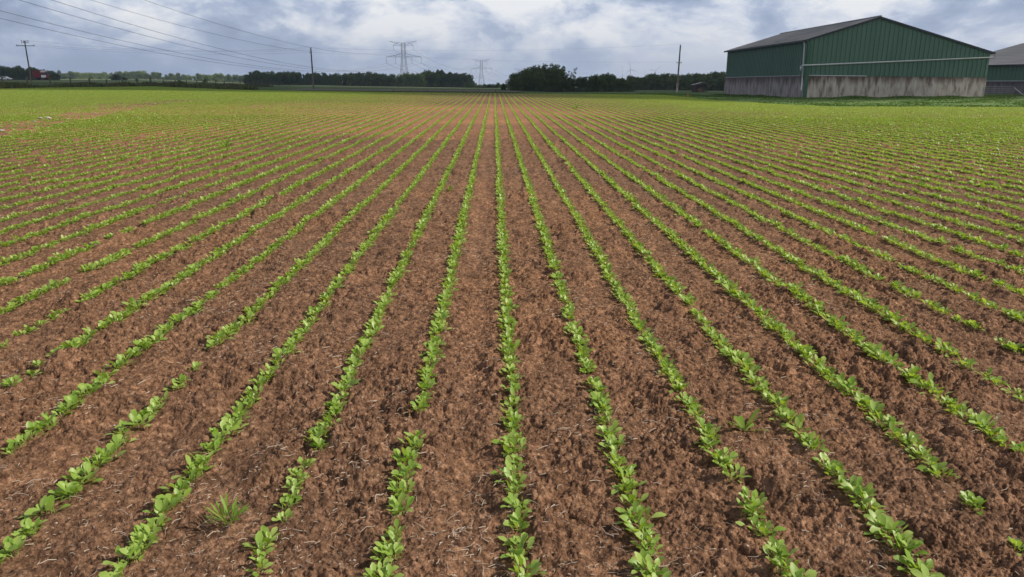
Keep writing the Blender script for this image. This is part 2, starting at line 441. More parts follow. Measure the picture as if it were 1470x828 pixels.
# field: one graded sheet, finest near the camera
NU = 1300
ulist = np.linspace(-0.80, 0.80, NU)
ys = [1.35]
while ys[-1] < 145:
    y = ys[-1]
    ys.append(y + max(0.0036, 0.0016 * y if y < 7 else 0.0112 + (y - 7) * 0.011))
ylist = np.array(ys)
UU, YY = np.meshgrid(ulist, ylist)
XX = UU * (YY + 0.35)
fe = far_edge(XX)
ZZ = terr(XX, YY)
fade = np.clip((14 - YY) / 8, 0, 1)
near = YY < 26
REL = relief(XX, YY, fade) * np.clip((30 - YY) / 10, 0.0, 1.0)
ZZ = ZZ + REL
keep = (YY < fe + 0.3) & (XX > XL - 0.5)
nr, nc = YY.shape
idx = np.arange(nr * nc).reshape(nr, nc)
q = np.stack([idx[:-1, :-1], idx[:-1, 1:], idx[1:, 1:], idx[1:, :-1]], -1).reshape(-1, 4)
kq = (keep[:-1, :-1] & keep[1:, 1:]).reshape(-1)
q = q[kq]
used, inv = np.unique(q, return_inverse=True)
V = np.stack([XX, YY, ZZ], -1).reshape(-1, 3)[used]
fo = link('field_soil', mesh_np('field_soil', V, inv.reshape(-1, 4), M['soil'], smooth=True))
tag(fo, kind='structure')
def soil_z(X, Y):
    X = np.asarray(X, float); Y = np.asarray(Y, float)
    return terr(X, Y) + relief(X, Y, np.clip((14 - Y) / 8, 0, 1)) * np.clip((30 - Y) / 10, 0, 1)

# the land all round, out to the horizon
gx = np.sinh(np.linspace(-1, 1, 241) * 6.2) / np.sinh(6.2) * 6500
gy = np.concatenate([np.linspace(-400, 0, 12)[:-1], np.linspace(0, 160, 60), np.geomspace(165, 6900, 120)])
GX, GY = np.meshgrid(gx, gy)
GZ = terr(GX, GY)
inside = (GY < far_edge(GX) + 6) & (GX > XL - 6) & (GX < 0.83 * GY + 6)
GZ = GZ - np.where(inside, 0.22, 0.02)
nr, nc = GX.shape
idx = np.arange(nr * nc).reshape(nr, nc)
q = np.stack([idx[:-1, :-1], idx[:-1, 1:], idx[1:, 1:], idx[1:, :-1]], -1).reshape(-1, 4)
go = link('ground', mesh_np('ground', np.stack([GX, GY, GZ], -1).reshape(-1, 3), q, M['pasture'], smooth=True))
tag(go, kind='structure')
def sheet(name, poly, m, dz, nx=30, ny=8):
    """four-cornered sheet draped on the terrain"""
    p = [np.array(c, float) for c in poly]
    s, t = np.meshgrid(np.linspace(0, 1, nx), np.linspace(0, 1, ny))
    X = (p[0][0] * (1 - s) + p[1][0] * s) * (1 - t) + (p[3][0] * (1 - s) + p[2][0] * s) * t
    Y = (p[0][1] * (1 - s) + p[1][1] * s) * (1 - t) + (p[3][1] * (1 - s) + p[2][1] * s) * t
    Z = terr(X, Y) + dz
    i = np.arange(nx * ny).reshape(ny, nx)
    q = np.stack([i[:-1, :-1], i[:-1, 1:], i[1:, 1:], i[1:, :-1]], -1).reshape(-1, 4)
    return tag(link(name, mesh_np(name, np.stack([X, Y, Z], -1).reshape(-1, 3), q, m, smooth=True)), kind='structure')
M['brown_field'] = mat('ploughed_soil', (0.12, 0.09, 0.07), 0.95, vcol=(0.08, 0.085, 0.045), vscale=0.15)
M['pale_field'] = mat('pale_cereal', (0.21, 0.24, 0.12), 0.95, vcol=(0.15, 0.20, 0.08), vscale=0.05)
M['barngrass'] = mat('mown_grass', (0.075, 0.145, 0.028), 0.95, vcol=(0.115, 0.18, 0.042), vscale=0.6)
sheet('ploughed_field', [(-34, 118), (3, 108), (6, 150), (-40, 160)], M['brown_field'], 0.05)
sheet('cereal_field', [(-420, 620), (-190, 560), (-250, 840), (-620, 840)], M['pale_field'], 0.15)
sheet('cereal_field', [(-85, 300), (20, 260), (30, 420), (-100, 430)], M['pale_field'], 0.12)

# ------------------------------------------------------------------ crop plants
def leaf(V, Q, base, az, length, width, lift, droop, rng, nl=5, stem=0.35, curl=0.25):
    """one obovate leaf on a stalk; folded along its midrib"""
    n0 = len(V)
    prof = {5: (0.10, 0.12, 0.84, 0.95, 0.30), 4: (0.12, 0.85, 0.9, 0.25), 3: (0.2, 1.0, 0.4)}[nl]
    ts = {5: (0.0, stem, 0.60, 0.80, 1.0), 4: (0.0, 0.45, 0.78, 1.0), 3: (0.1, 0.65, 1.0)}[nl]
    ca, sa = math.cos(az), math.sin(az)
    r = 0.0; z = 0.0; tp = 0.0; pts = []
    for t in ts:
        ang = lift - droop * t
        dt = (t - tp) * length
        r += dt * math.cos(ang); z += dt * math.sin(ang); tp = t
        pts.append((r, z, ang))
    tw = rng.uniform(-0.9, 0.9)
    for (r, z, ang), pw in zip(pts, prof):
        hw = 0.5 * width * pw
        up = hw * curl
        for sgn in (-1, 0, 1):
            o = sgn * hw
            zz_ = z + (up if sgn else 0) * math.cos(ang) + sgn * hw * tw * 0.5
            rr = r - (up if sgn else 0) * math.sin(ang)
            V.append((base[0] + rr * ca - o * sa, base[1] + rr * sa + o * ca, base[2] + zz_))
    for k in range(len(ts) - 1):
        a = n0 + 3 * k
        Q += [(a, a + 1, a + 4, a + 3), (a + 1, a + 2, a + 5, a + 4)]
def plant_arrays(seed, nleaf, nl, size=1.0, spread=0.018, wmul=1.0):
    rng = random.Random(seed); V = []; Q = []
    for k in range(nleaf):
        az = k * 2.399 + rng.uniform(-.5, .5)
        inner = k / nleaf
        ln = size * rng.uniform(0.052, 0.084) * (1 - 0.30 * inner)
        wd = ln * rng.uniform(0.31, 0.41) * wmul
        leaf(V, Q, (rng.uniform(-spread, spread), rng.uniform(-spread * 1.6, spread * 1.6), -0.004), az, ln, wd,
             rng.uniform(0.60, 1.30) + 0.30 * inner, rng.uniform(0.2, 1.0), rng, nl, rng.uniform(.28, .4))
    return np.array(V), np.array(Q)
protos = {}
for lod, (nlv, nl, k, wm) in {0: (16, 5, 14, 1.0), 1: (10, 4, 12, 1.1), 2: (6, 3, 10, 1.15)}.items():
    protos[lod] = [plant_arrays(100 * lod + i, nlv, nl, 1.0, wmul=wm) for i in range(k)]

def Yv(v):            # forward distance at which the field is seen at photo height v (near field, slope of the terrain included)
    s = (v - PY0) / F0
    lo, hi = 1.0, 120.0
    for _ in range(40):
        m = (lo + hi) / 2
        dz = HC - 0.006 * m
        vv = PY0 + F0 * (dz * math.cos(PITCH) - m * math.sin(PITCH)) / (m * math.cos(PITCH) + dz * math.sin(PITCH))
        if vv > v: lo = m
        else: hi = m
    return (lo + hi) / 2
gaps_v = {
 -1: [(607, 618), (742, 755)],
 -2: [(643, 661), (745, 751), (814, 900)],
 -4: [(503, 518), (556, 565), (733, 742)],
 -5: [(525, 533), (587, 595), (638, 900)],
 -6: [(511, 522), (470, 474)],
 -7: [(431, 440), (398, 403), (463, 468)],
 -8: [(352, 358), (390, 400)],
 -9: [(322, 328), (342, 350)],
 1: [(540, 546)], 2: [(604, 612), (700, 706)], 3: [(650, 655)],
 4: [(695, 705), (748, 754), (766, 779)],
 5: [(529, 537), (646, 652)], 6: [(480, 487), (515, 521), (528, 538), (555, 560)],
 7: [(400, 408), (427, 433), (452, 458), (474, 480), (492, 497)],
 8: [(372, 378), (420, 426), (438, 442)], 9: [(336, 342), (402, 407)], 10: [(352, 356)]}
sparse_v = {-2: [(661, 745)], -4: [(518, 556), (742, 775)], -6: [(522, 640)], -7: [(440, 560)], -10: [(250, 300)], 4: [(754, 766), (779, 828)],
            6: [(538, 640)], 7: [(440, 560)], -5: [(583, 600)]}
gaps = {k: [(Yv(b), Yv(a)) for a, b in g] for k, g in gaps_v.items()}
sparse = {k: [(Yv(b), Yv(a)) for a, b in g] for k, g in sparse_v.items()}
rg = np.random.default_rng(7)
PL = []       # row, x, y, size
kmin, kmax = int((XL - X0R) / ROW), int((0.78 * 100 - X0R) / ROW)
for k in range(kmin, kmax + 1):
    xr = X0R + k * ROW
    y0 = max(1.9, (abs(xr) - 0.55) / 0.76)
    y1 = float(far_edge(xr))
    if y0 >= y1: continue
    n = int((y1 - y0) / 0.06) + 1
    yy = y0 + np.arange(n) * 0.06 + rg.uniform(-.03, .03, n)
    xx = xr + rg.normal(0, 0.008, n) + 0.02 * vnoise(np.full(n, k * 3.3), yy * 0.35, 70)
    # random gaps from a 1-d noise, rarer near the middle
    gn = vnoise(np.full(n, k * 7.7), yy * (1.5 if abs(k) > 7 else 0.9), 80) + 0.5
    miss = (gn < (0.03 if k < -7 else 0.018)) | (rg.uniform(size=n) < (0.05 if abs(k) > 5 else 0.03))
    if k == 0: miss[:] = rg.uniform(size=n) < 0.02
    vig = np.where(yy < 9, 0.82, 0.76) + 0.30 * (vnoise(xx * 0.9, yy * 0.8, 90) + 0.5) + rg.normal(0, 0.10, n)
    for a, b in gaps.get(k, []): miss |= (yy > a - (.03 if abs(k) < 5 else 0)) & (yy < b + (.03 if abs(k) < 5 else 0))
    for a, b in sparse.get(k, []):
        m_ = (yy > a) & (yy < b)
        miss |= m_ & (rg.uniform(size=n) < 0.22); vig = np.where(m_, vig * 0.78, vig)
    # bare stony strip in the left of the field
    strip = np.abs(xx - np.interp(yy, [18, 24, 30, 42, 55, 62], [-13.5, -15.8, -17.6, -20.6, -22.3, -22.6])) < np.interp(yy, [18, 24, 36, 55, 62], [.3, 1.1, 1.0, .6, .1]) * (0.75 + 0.7 * (vnoise(xx * 2, yy * 0.7, 33) + .5))
    miss |= strip & (yy < 62) & (yy > 18) & (rg.uniform(size=n) < 0.72) & (vnoise(xx * 1.1, yy * .5, 44) > -0.2)
    # thin patches of the stand
    pt = vnoise(xx * 0.22, yy * 0.13, 120) + 0.5
    miss |= (pt < 0.22) & (xx < -4) & (rg.uniform(size=n) < 0.35)
    okk = ~miss
    for x_, y_, s_ in zip(xx[okk], yy[okk], vig[okk]): PL.append((k, x_, y_, max(.4, min(1.12, s_))))
PL = np.array(PL)
# how near the picture's bottom edge each is: the 300 nearest in view become individuals
u_ = PL[:, 1] / (PL[:, 2] * math.cos(PITCH) + 1.6 * math.sin(PITCH)) * F0 + PX0 - 25
order = np.argsort(PL[:, 2])
inview = (u_ > -25) & (u_ < 1495) & (PL[:, 2] > 2.02)
ind = [i for i in order if inview[i]][:300]
indset = np.zeros(len(PL), bool); indset[ind] = True
zs = soil_z(PL[:, 1], PL[:, 2])
vmesh = [mesh_np('crop_seedling', v, q_, M['crop'], smooth=True) for v, q_ in protos[0]]
ORD = ['', 'first', 'second', 'third', 'fourth', 'fifth', 'sixth', 'seventh', 'eighth', 'ninth', 'tenth', 'eleventh', 'twelfth', 'thirteenth', 'fourteenth', 'fifteenth', 'sixteenth', 'seventeenth', 'eighteenth', 'nineteenth', 'twentieth']
def ordw(n):
    if n <= 20: return ORD[n]
    T = {2: 'twenty', 3: 'thirty', 4: 'forty', 5: 'fifty', 6: 'sixty'}[n // 10]
    return (T + '-' + ORD[n % 10]) if n % 10 else T[:-1] + 'ieth'
cnt = {}
rr_ = random.Random(3)
for i in ind:
    k = int(PL[i, 0]); cnt[k] = cnt.get(k, 0) + 1
    o = bpy.data.objects.new('crop_seedling', vmesh[rr_.randrange(len(vmesh))])
    COL.objects.link(o)
    s = PL[i, 3]
    o.location = (PL[i, 1], PL[i, 2], zs[i] + 0.004)
    o.rotation_euler = (rr_.uniform(-.12, .12), rr_.uniform(-.12, .12), rr_.uniform(0, 6.28))
    o.scale = (s, s, s * rr_.uniform(.85, 1.15))
    szw = 'large' if s > 0.92 else ('small' if s < 0.68 else 'leafy')
    if k == 0: lb = f'{szw} green seedling, {ordw(cnt[k])} from the front in the central row'
    elif abs(k) == 1: lb = f"{szw} green seedling, {ordw(cnt[k])} from the front in first row {'right' if k > 0 else 'left'} of central row"
    else: lb = f"{szw} green seedling, {ordw(cnt[k])} from the front in {ORD[abs(k)]} row {'right' if k > 0 else 'left'} of central row"
    tag(o, lb, 'seedling', 'young crop plants in the front rows')
# the rest of the stand: one mass
def scatter(Vs, Qs, P, protos_, rng, zoff=0.004, smul=1.0):
    """P: x,y,z,size"""
    which = rng.integers(0, len(protos_), len(P))
    base = 0; outV = []; outQ = []
    for w_, (pv, pq) in enumerate(protos_):
        S = P[which == w_]
        if not len(S): continue
        a = rng.uniform(0, 2 * np.pi, len(S)); c, s = np.cos(a), np.sin(a)
        sc_ = (S[:, 3] * smul)[:, None]
        vx = pv[None, :, 0] * sc_; vy = pv[None, :, 1] * sc_; vz = pv[None, :, 2] * sc_ * rng.uniform(.85, 1.15, len(S))[:, None]
        X = S[:, 0, None] + vx * c[:, None] - vy * s[:, None]
        Y = S[:, 1, None] + vx * s[:, None] + vy * c[:, None]
        Z = S[:, 2, None] + zoff + vz
        outV.append(np.stack([X, Y, Z], -1).reshape(-1, 3))
        outQ.append((pq[None] + (np.arange(len(S)) * len(pv))[:, None, None]).reshape(-1, 4) + base)
        base += len(S) * len(pv)
    Vs.append(np.concatenate(outV)); Qs.append(np.concatenate(outQ))
def combine(Vs, Qs):
    b = 0; q2 = []
    for v, q_ in zip(Vs, Qs): q2.append(q_ + b); b += len(v)
    return np.concatenate(Vs), np.concatenate(q2)
rest = ~indset
P4 = np.stack([PL[:, 1], PL[:, 2], zs, PL[:, 3]], -1)
Vs, Qs = [], []
m0 = rest & (PL[:, 2] < 11); m1 = rest & (PL[:, 2] >= 11) & (PL[:, 2] < 34); m2 = rest & (PL[:, 2] >= 34)
scatter(Vs, Qs, P4[m0], protos[0], rg)
scatter(Vs, Qs, P4[m1], protos[1], rg, smul=1.12)
scatter(Vs, Qs, P4[m2], protos[2], rg, smul=1.04)
Vc, Qc = combine(Vs, Qs)
crop = link('crop_rows', mesh_np('crop_rows', Vc, Qc, M['crop']))
tag(crop, 'long straight rows of young leafy crop running across the brown field to the far edge', 'crop rows', kind='stuff')
print('plants', len(PL), 'faces', len(Qc))

# straw, stubble and little stones on the soil
def straw_bits():
    V = []; Q = []
    r = random.Random(11)
    n = 34000
    Yb = 1.9 + 12 * np.random.default_rng(5).random(n) ** 1.35
    Xb = (np.random.default_rng(6).random(n) - .5) * 2 * (0.78 * Yb + .5)
    cl = vnoise(Xb * 2.2, Yb * 2.2, 55) + 0.5
    Zb = soil_z(Xb, Yb)
    for x, y, z, c_ in zip(Xb, Yb, Zb, cl):
        if r.random() > 0.07 + 1.6 * max(0, c_ - 0.45): continue
        ln = r.choice((.008, .012, .016, .02, .03, .05)) * r.uniform(.7, 1.3); a = r.uniform(0, 6.28); b = a + r.uniform(-.9, .9)
        wd = r.uniform(.0005, .0018) * (1 + y * 0.05)
        p0 = np.array([x, y, z + .003 + r.uniform(0, .004)]); p1 = p0 + np.array([math.cos(a), math.sin(a), r.uniform(-.15, .35)]) * ln * .5
        p2 = p1 + np.array([math.cos(b), math.sin(b), r.uniform(-.5, .15)]) * ln * .5
        s = np.array([-math.sin(a), math.cos(a), 0]) * wd
        t = np.array([0, 0, wd * 1.6])
        n0 = len(V)
        for p_ in (p0, p1, p2): V += [tuple(p_ - s), tuple(p_ + t), tuple(p_ + s)]
        for k in (0, 3):
            Q += [(n0+k, n0+k+1, n0+k+4, n0+k+3), (n0+k+1, n0+k+2, n0+k+5, n0+k+4), (n0+k+2, n0+k, n0+k+3, n0+k+5)]
    return np.array(V), np.array(Q)
v, q = straw_bits()
tag(link('straw_litter', mesh_np('straw_litter', v, q, M['straw'])), 'dry pale straw bits and roots strewn over the brown soil between the rows', 'straw', kind='stuff')
def rock_mesh(name, seed, r, m):
    rng = np.random.default_rng(seed)
    import bmesh
    bm = bmesh.new(); bmesh.ops.create_icosphere(bm, subdivisions=2, radius=1)
    dirs = rng.normal(size=(5, 3)); dirs /= np.linalg.norm(dirs, axis=1)[:, None]
    for vv in bm.verts:
        p_ = np.array(vv.co); k = 1.0
        for d in dirs: k = min(k, 0.72 / max(0.01, abs(p_ @ d)) if p_ @ d > 0.72 else 1.0)
        vv.co = Vector(p_ * r * k * (1 + rng.uniform(-.04, .04)))
    me = bpy.data.meshes.new(name); bm.to_mesh(me); bm.free(); me.materials.append(m)
    return me
M['white_stone'] = mat('chalk_stone', (0.46, 0.44, 0.40), 0.9, vcol=(0.34, 0.30, 0.26), vscale=4)
peb = [rock_mesh('pebbles', s, 1, M['stone']) for s in range(3)]
def pebble_mass():
    Vs = []; Qs = []; rng = np.random.default_rng(8); n = 420
    Y = 2.0 + 9 * rng.random(n) ** 1.3; X = (rng.random(n) - .5) * 1.6 * Y; Z = soil_z(X, Y)
    b = 0
    for x, y, z in zip(X, Y, Z):
        me = peb[rng.integers(0, 3)]; r = rng.uniform(.002, .0065)
        vv = np.array([tuple(a.co) for a in me.vertices]) * r * np.array([1, rng.uniform(.7, 1.2), .6]) + (x, y, z + r * .3)
        Vs.append(vv); Qs.append(np.array([tuple(p.vertices) for p in me.polygons]) + b); b += len(vv)
    return np.concatenate(Vs), np.concatenate(Qs)
v, q = pebble_mass()
tag(link('gravel_bits', mesh_np('gravel_bits', v, q, M['stone'], smooth=True)), 'tiny pale pebbles lying on the brown soil', 'gravel', kind='stuff')
white = [(70, 171.5, .20, 'large white stone, biggest on the bare strip at the left of the field'),
         (58, 170.5, .13, 'white stone just left of the largest one on the bare strip'),
         (50, 175, .09, 'small pale stone lying below two bigger white stones on the bare strip'),
         (3, 189, .13, 'flat white stone at the left edge of the field, nearest on the bare strip'),
         (132, 168.5, .09, 'small white stone on the middle of the bare strip'),
         (137, 163, .08, 'pale stone behind the small white one on the middle of the bare strip'),
         (222, 149.5, .14, 'white stone on the far end of the bare strip'),
         (240, 148.3, .10, 'small white stone beyond another on the far end of the bare strip')]
for i, (px, py, r, lb) in enumerate(white):
    Y = 10.0
    for _ in range(60):
        p_ = at(px, py, Y); Y *= 1 + (p_[2] - tz(p_[0], Y)) / HC * .5
    p_ = at(px, py, Y)
    o = link('stone', rock_mesh('stone', 50 + i, r * .48, M['white_stone']), loc=(p_[0], Y, tz(p_[0], Y) + r * .3))
    o.scale = (1.4, 1, .6)
    tag(o, lb, 'stone', 'white stones on the bare strip')
# weeds standing between the rows
def weed(px, py, kind, label, s=1.0):
    Y = Yv(py); p_ = at(px, py, Y); rng = random.Random(int(px)); V = []; Q = []
    for k in range(30 if kind == 'grass' else 12):
        az = rng.uniform(0, 6.28)
        if kind == 'grass': leaf(V, Q, (rng.uniform(-.02, .02), rng.uniform(-.015, .015), 0), az, s * rng.uniform(.07, .115), .010 * s, rng.uniform(.6, 1.35), rng.uniform(0, .5), rng, 5, .3, .2)
        else: leaf(V, Q, (rng.uniform(-.006, .006), rng.uniform(-.006, .006), 0), k * 2.4 + rng.uniform(-.5, .5), s * rng.uniform(.045, .115), .019 * s, rng.uniform(.3, 1.25), rng.uniform(.1, .7), rng, 5, .12, .2)
    o = link('weed', mesh_np('weed', np.array(V), np.array(Q), M['weed'], smooth=True), loc=(p_[0], Y, float(soil_z(p_[0], Y))))
    return tag(o, label, 'weed')
weed(325, 742, 'grass', 'spiky tuft of grass-like weed between the second and third rows left of central row', 1.05)
weed(1068, 616, 'rosette', 'bright narrow-leaved weed standing alone between the second and third rows right of centre', 1.4)
weed(645, 272, 'rosette', 'small weed growing between the first two rows left of the central row', 1.3)
weed(324, 214, 'grass', 'taller dark weed clump sticking out of the rows in the left of the field', 2.6)
weed(826, 157, 'grass', 'small dead weed standing among the far rows right of the central row', 3.0)

# ------------------------------------------------------------------ trees
def crown_mesh(name, seed, lobes, n, leaf_s, m, inner=0.25):
    """lobes: (x,y,z,rx,ry,rz); leaf clumps spread in the shells"""
    rng = np.random.default_rng(seed)
    lobes = np.array(lobes, float)
    wgt = (lobes[:, 3] * lobes[:, 5]) ** 1.0; wgt /= wgt.sum()
    which = rng.choice(len(lobes), n, p=wgt)
    d = rng.normal(size=(n, 3)); d /= np.linalg.norm(d, axis=1)[:, None]
    r = np.where(rng.random(n) < inner, rng.uniform(.3, .85, n), rng.uniform(.80, 1.12, n))
    Lb = lobes[which]
    Pc = Lb[:, :3] + d * r[:, None] * Lb[:, 3:]
    # leaf clump: a bent quad pair
    a = rng.normal(size=(n, 3)); a /= np.linalg.norm(a, axis=1)[:, None]
    b = np.cross(a, d + 0.5 * rng.normal(size=(n, 3))); b /= np.linalg.norm(b, axis=1)[:, None] + 1e-9
    s = leaf_s * rng.uniform(.5, 1.3, n)[:, None]
    c = np.cross(a, b)
    V = np.stack([Pc - a * s - b * s * .55, Pc + a * s * .9 - b * s * .5 , Pc + a * s * .6 + b * s * .75 + c * s * .3, Pc - a * s * .7 + b * s * .5 - c * s * .2], 1).reshape(-1, 3)
    V[:, 2] = np.maximum(V[:, 2], 0.02)
    Q = np.arange(4 * n).reshape(n, 4)
    return mesh_np(name, V, Q, m)
def lobes_round(seed, H, W, low=0.12, n=14, lean=0.0):
    r = random.Random(seed); out = []
    for i in range(n):
        t = low + (1 - low) * (i + .5) / n
        env = math.sin(min(1, (t - low) / (1 - low) * .70 + .20) * math.pi) ** .6
        a = r.uniform(0, 6.28); rad = W * .5 * env * r.uniform(.25, .85)
        s = W * r.uniform(.15, .27)
        z = H * t * .92
        out.append((math.cos(a) * rad + lean * z, math.sin(a) * rad, min(z, H - s * .9), s, s, s * r.uniform(.75, 1.1)))
    for i in range(6):
        a = i * 1.05 + r.uniform(-.2, .2); out.append((math.cos(a) * W * .27, math.sin(a) * W * .27, H * r.uniform(.08, .2), W * .2, W * .2, H * .13))
    out.append((lean * H * .5, 0, H * .5, W * .26, W * .26, H * .3))
    return out
def trunk_mesh(name, seed, H, W, lean=0.0, r0=0.22):
    r = random.Random(seed); mb = MB()
    pts = [(0, 0, -.3), (lean * H * .15, 0, H * .2), (lean * H * .42, r.uniform(-.1, .1), H * .5), (lean * H * .8, 0, H * .85)]
    mb.tube(pts, r0, 7, .04)
    for k in range(6):
        t = r.uniform(.22, .65); a = r.uniform(0, 6.28); b = np.array([lean * H * t * .95, 0, H * t])
        e = b + np.array([math.cos(a) * W * .33 + lean * H * .2, math.sin(a) * W * .33, H * r.uniform(.12, .28)])
        mb.tube([b, (b + e) / 2 + np.array([0, 0, -.1]), e], r0 * .4, 5, .02)
    return mb.mesh(name, M['bark'], True)
# prototypes are 8 m tall and 7 m wide
TP = {}
for i in range(5):
    TP['round', i] = (crown_mesh('crown', 300 + i, lobes_round(300 + i, 8, 7, .10 + .02 * i, 15), 3300, .27, M['tree']), trunk_mesh('trunk', i, 8, 7))
for i in range(3):
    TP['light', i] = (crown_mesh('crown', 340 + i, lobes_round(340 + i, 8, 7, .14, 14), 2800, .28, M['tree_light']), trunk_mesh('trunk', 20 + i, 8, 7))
TP['poplar', 0] = (crown_mesh('crown', 360, [(0, 0, 1 + .55 * k, .55 * (1 - abs(k - 5) / 14), .55, .8) for k in range(12)], 1200, .2, M['tree']), trunk_mesh('trunk', 30, 8, 1, r0=.15))
TP['conifer', 0] = (crown_mesh('crown', 361, [(0, 0, .6 + .6 * k, 1.7 * (1 - k / 12.5), 1.7 * (1 - k / 12.5), .5) for k in range(12)], 2200, .2, M['tree']), trunk_mesh('trunk', 31, 8, 1, r0=.15))
rl = random.Random(77)
def sprays(seed, W, H, lean, n, sparse_):
    """wind-blown upright sprays of foliage, leaning to one side"""
    r = random.Random(seed); out = []
    for k in range(n):
        x = r.uniform(-.5, .5) * W; y = r.uniform(-.35, .35) * W; top = H * (1 - 1.1 * (x / W) ** 2 * 1.2) * r.uniform(.82, 1.0)
        b = H * r.uniform(.12, .4)
        m_ = 5
        for j in range(m_):
            z = b + (top - b) * j / (m_ - 1); s = (0.55 if sparse_ else .8) * (1.15 - .6 * j / m_) * r.uniform(.8, 1.2)
            out.append((x + lean * (z - b) + r.uniform(-.2, .2), y + r.uniform(-.2, .2), z - s * .5, s, s, s * 1.15))
    return out
for i in range(3):
    TP['blown', i] = (crown_mesh('crown', 370 + i, sprays(370 + i, 6, 8, .22, 13, False), 3000, .19, M['tree'], .35), trunk_mesh('trunk', 40 + i, 8, 6, .12))
TP['blown_thin', 0] = (crown_mesh('crown', 380, sprays(381, 5, 8, .45, 8, True), 900, .16, M['tree'], .3), trunk_mesh('trunk', 45, 8, 5, .3))
TP['bush', 0] = (crown_mesh('foliage', 390, lobes_round(390, 2, 2.6, .05, 9), 800, .13, M['tree']), None)
TP['bush', 1] = (crown_mesh('foliage', 391, lobes_round(391, 2, 2.8, .05, 9), 800, .13, M['tree_light']), None)
def tree(kind, x, y, h, wd, label, group=None, name='tree', cat='tree', rz=None):
    cm, tm = TP[kind]
    base = 2.0 if kind[0] == 'bush' else 8.0
    bw = {'bush': 2.6, 'poplar': 1.1, 'conifer': 3.4, 'blown': 7.0, 'blown_thin': 6.0}.get(kind[0], 7.0)
    fl = kind[0].startswith('blown')
    o = empty(name, (x, y, tz(x, y) - .05), rl.uniform(-.25, .25) if fl else rl.uniform(0, 6.28))
    o.scale = (wd / bw, wd / bw, h / base)
    tag(o, label, cat, group)
    link('foliage' if kind[0] == 'bush' else 'crown', cm, o)
    if tm is not None: link('trunk', tm, o)
    return o
def wood(px0, px1, prof, Y0, dY, step, label, group, kinds, wfac=1.0, seed=1, under=True):
    r = random.Random(seed); xs = [a for a, b in prof]; ys_ = [b for a, b in prof]
    px = px0; n = 0
    while px <= px1:
        Y = Y0 + r.uniform(0, dY)
        top = float(np.interp(px, xs, ys_)) + r.choice((-.8, -.3, .2, .8, 1.6, 2.8))
        P_ = at(px, top, Y); X = float(P_[0]); h = float(P_[2]) - tz(X, Y) + .05
        h = max(h, 1.5)
        tree(kinds[r.randrange(len(kinds))], X, Y, h, max(h * .62, 3.2) * wfac * r.uniform(.75, 1.35), label, group)
        px += step * r.uniform(.7, 1.3); n += 1
    return n
RD = [('round', i) for i in range(5)]
LT = [('light', i) for i in range(3)]
wood(-12, 82, [(-12, 94), (0, 94.5), (20, 96), (45, 97), (60, 98.5), (75, 101), (84, 103)], 410, 25, 4.6, 'dark evergreen in the dense dark block of trees behind the red lorry at far left', 'dark trees behind the red lorry', RD, .9, 1)
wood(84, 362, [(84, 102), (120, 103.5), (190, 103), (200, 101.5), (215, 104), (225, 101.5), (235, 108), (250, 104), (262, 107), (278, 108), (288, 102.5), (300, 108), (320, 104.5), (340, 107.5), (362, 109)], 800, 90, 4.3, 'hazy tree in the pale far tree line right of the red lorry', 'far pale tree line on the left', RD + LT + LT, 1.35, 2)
wood(353, 488, [(350, 106), (357, 104), (366, 102), (371, 99.5), (378, 102), (400, 102.5), (430, 103), (460, 104), (488, 107)], 425, 22, 4.6, 'dark tree in the long low wood behind the middle utility pole', 'long dark wood behind the middle pole', RD, .95, 3)
wood(484, 566, [(478, 106), (500, 105), (530, 103), (545, 106), (566, 106)], 455, 25, 5.0, 'dark leafy tree in the wood just left of the nearest pylon', 'wood left of the nearest pylon', RD, 1.0, 4)
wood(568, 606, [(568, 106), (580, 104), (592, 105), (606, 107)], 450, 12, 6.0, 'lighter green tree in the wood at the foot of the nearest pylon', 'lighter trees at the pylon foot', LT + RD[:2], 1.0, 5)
wood(604, 676, [(604, 105), (612, 101.5), (622, 102), (640, 103), (652, 101.5), (665, 103), (675, 107), (678, 111)], 455, 25, 4.6, 'tall dark tree in the wood between the nearest and the second pylon', 'tall trees between two pylons', RD, 1.0, 6)
for px, top, lb in ((628.5, 98.7, 'slim dark poplar, left one of a pair rising above the wood'), (634, 99.3, 'slim dark poplar, right one of a pair rising above the wood')):
    P_ = at(px, top, 462); tree(('poplar', 0), P_[0], 462, P_[2] - tz(P_[0], 462), 2.4, lb)
wood(676, 732, [(676, 119), (690, 121.5), (700, 121), (712, 118.5), (720, 121), (732, 120)], 400, 90, 5.5, 'low far tree in the gap below the second pylon', 'low far trees below the second pylon', RD, 1.3, 7)
wood(560, 740, [(560, 118), (740, 120)], 900, 100, 6, 'distant tree seen low behind the woods in the middle', 'distant trees behind the middle woods', RD, 1.6, 17)
P_ = at(722.8, 118.5, 190); tree(('conifer', 0), P_[0], 190, P_[2] - tz(P_[0], 190), 1.5, 'small dark conifer standing just left of the wind-blown trees', name='conifer')
lbn = ['broad dark wind-blown tree at the left end of the clump', 'tall dark wind-blown tree, highest of the clump in the middle', 'dark leaning tree right of the tallest wind-blown tree', 'dark leaning tree near the right end of the wind-blown clump',
       'rounded dark tree low at the left foot of the wind-blown clump', 'dark wind-blown tree second from the left in the clump']
for (px, top, wd, knd), lb in zip(((752, 98, 6.5, ('blown', 0)), (781, 90.5, 7.5, ('blown', 1)), (797, 92, 6.5, ('blown', 2)), (806, 98, 4.6, ('blown', 0)), (742, 106, 5, ('round', 1)), (766, 92.5, 7.5, ('blown', 2))), lbn):
    P_ = at(px, top, 190); tree(knd, P_[0], 188 + rl.uniform(0, 6), P_[2] - tz(P_[0], 190) + .1, wd, lb)
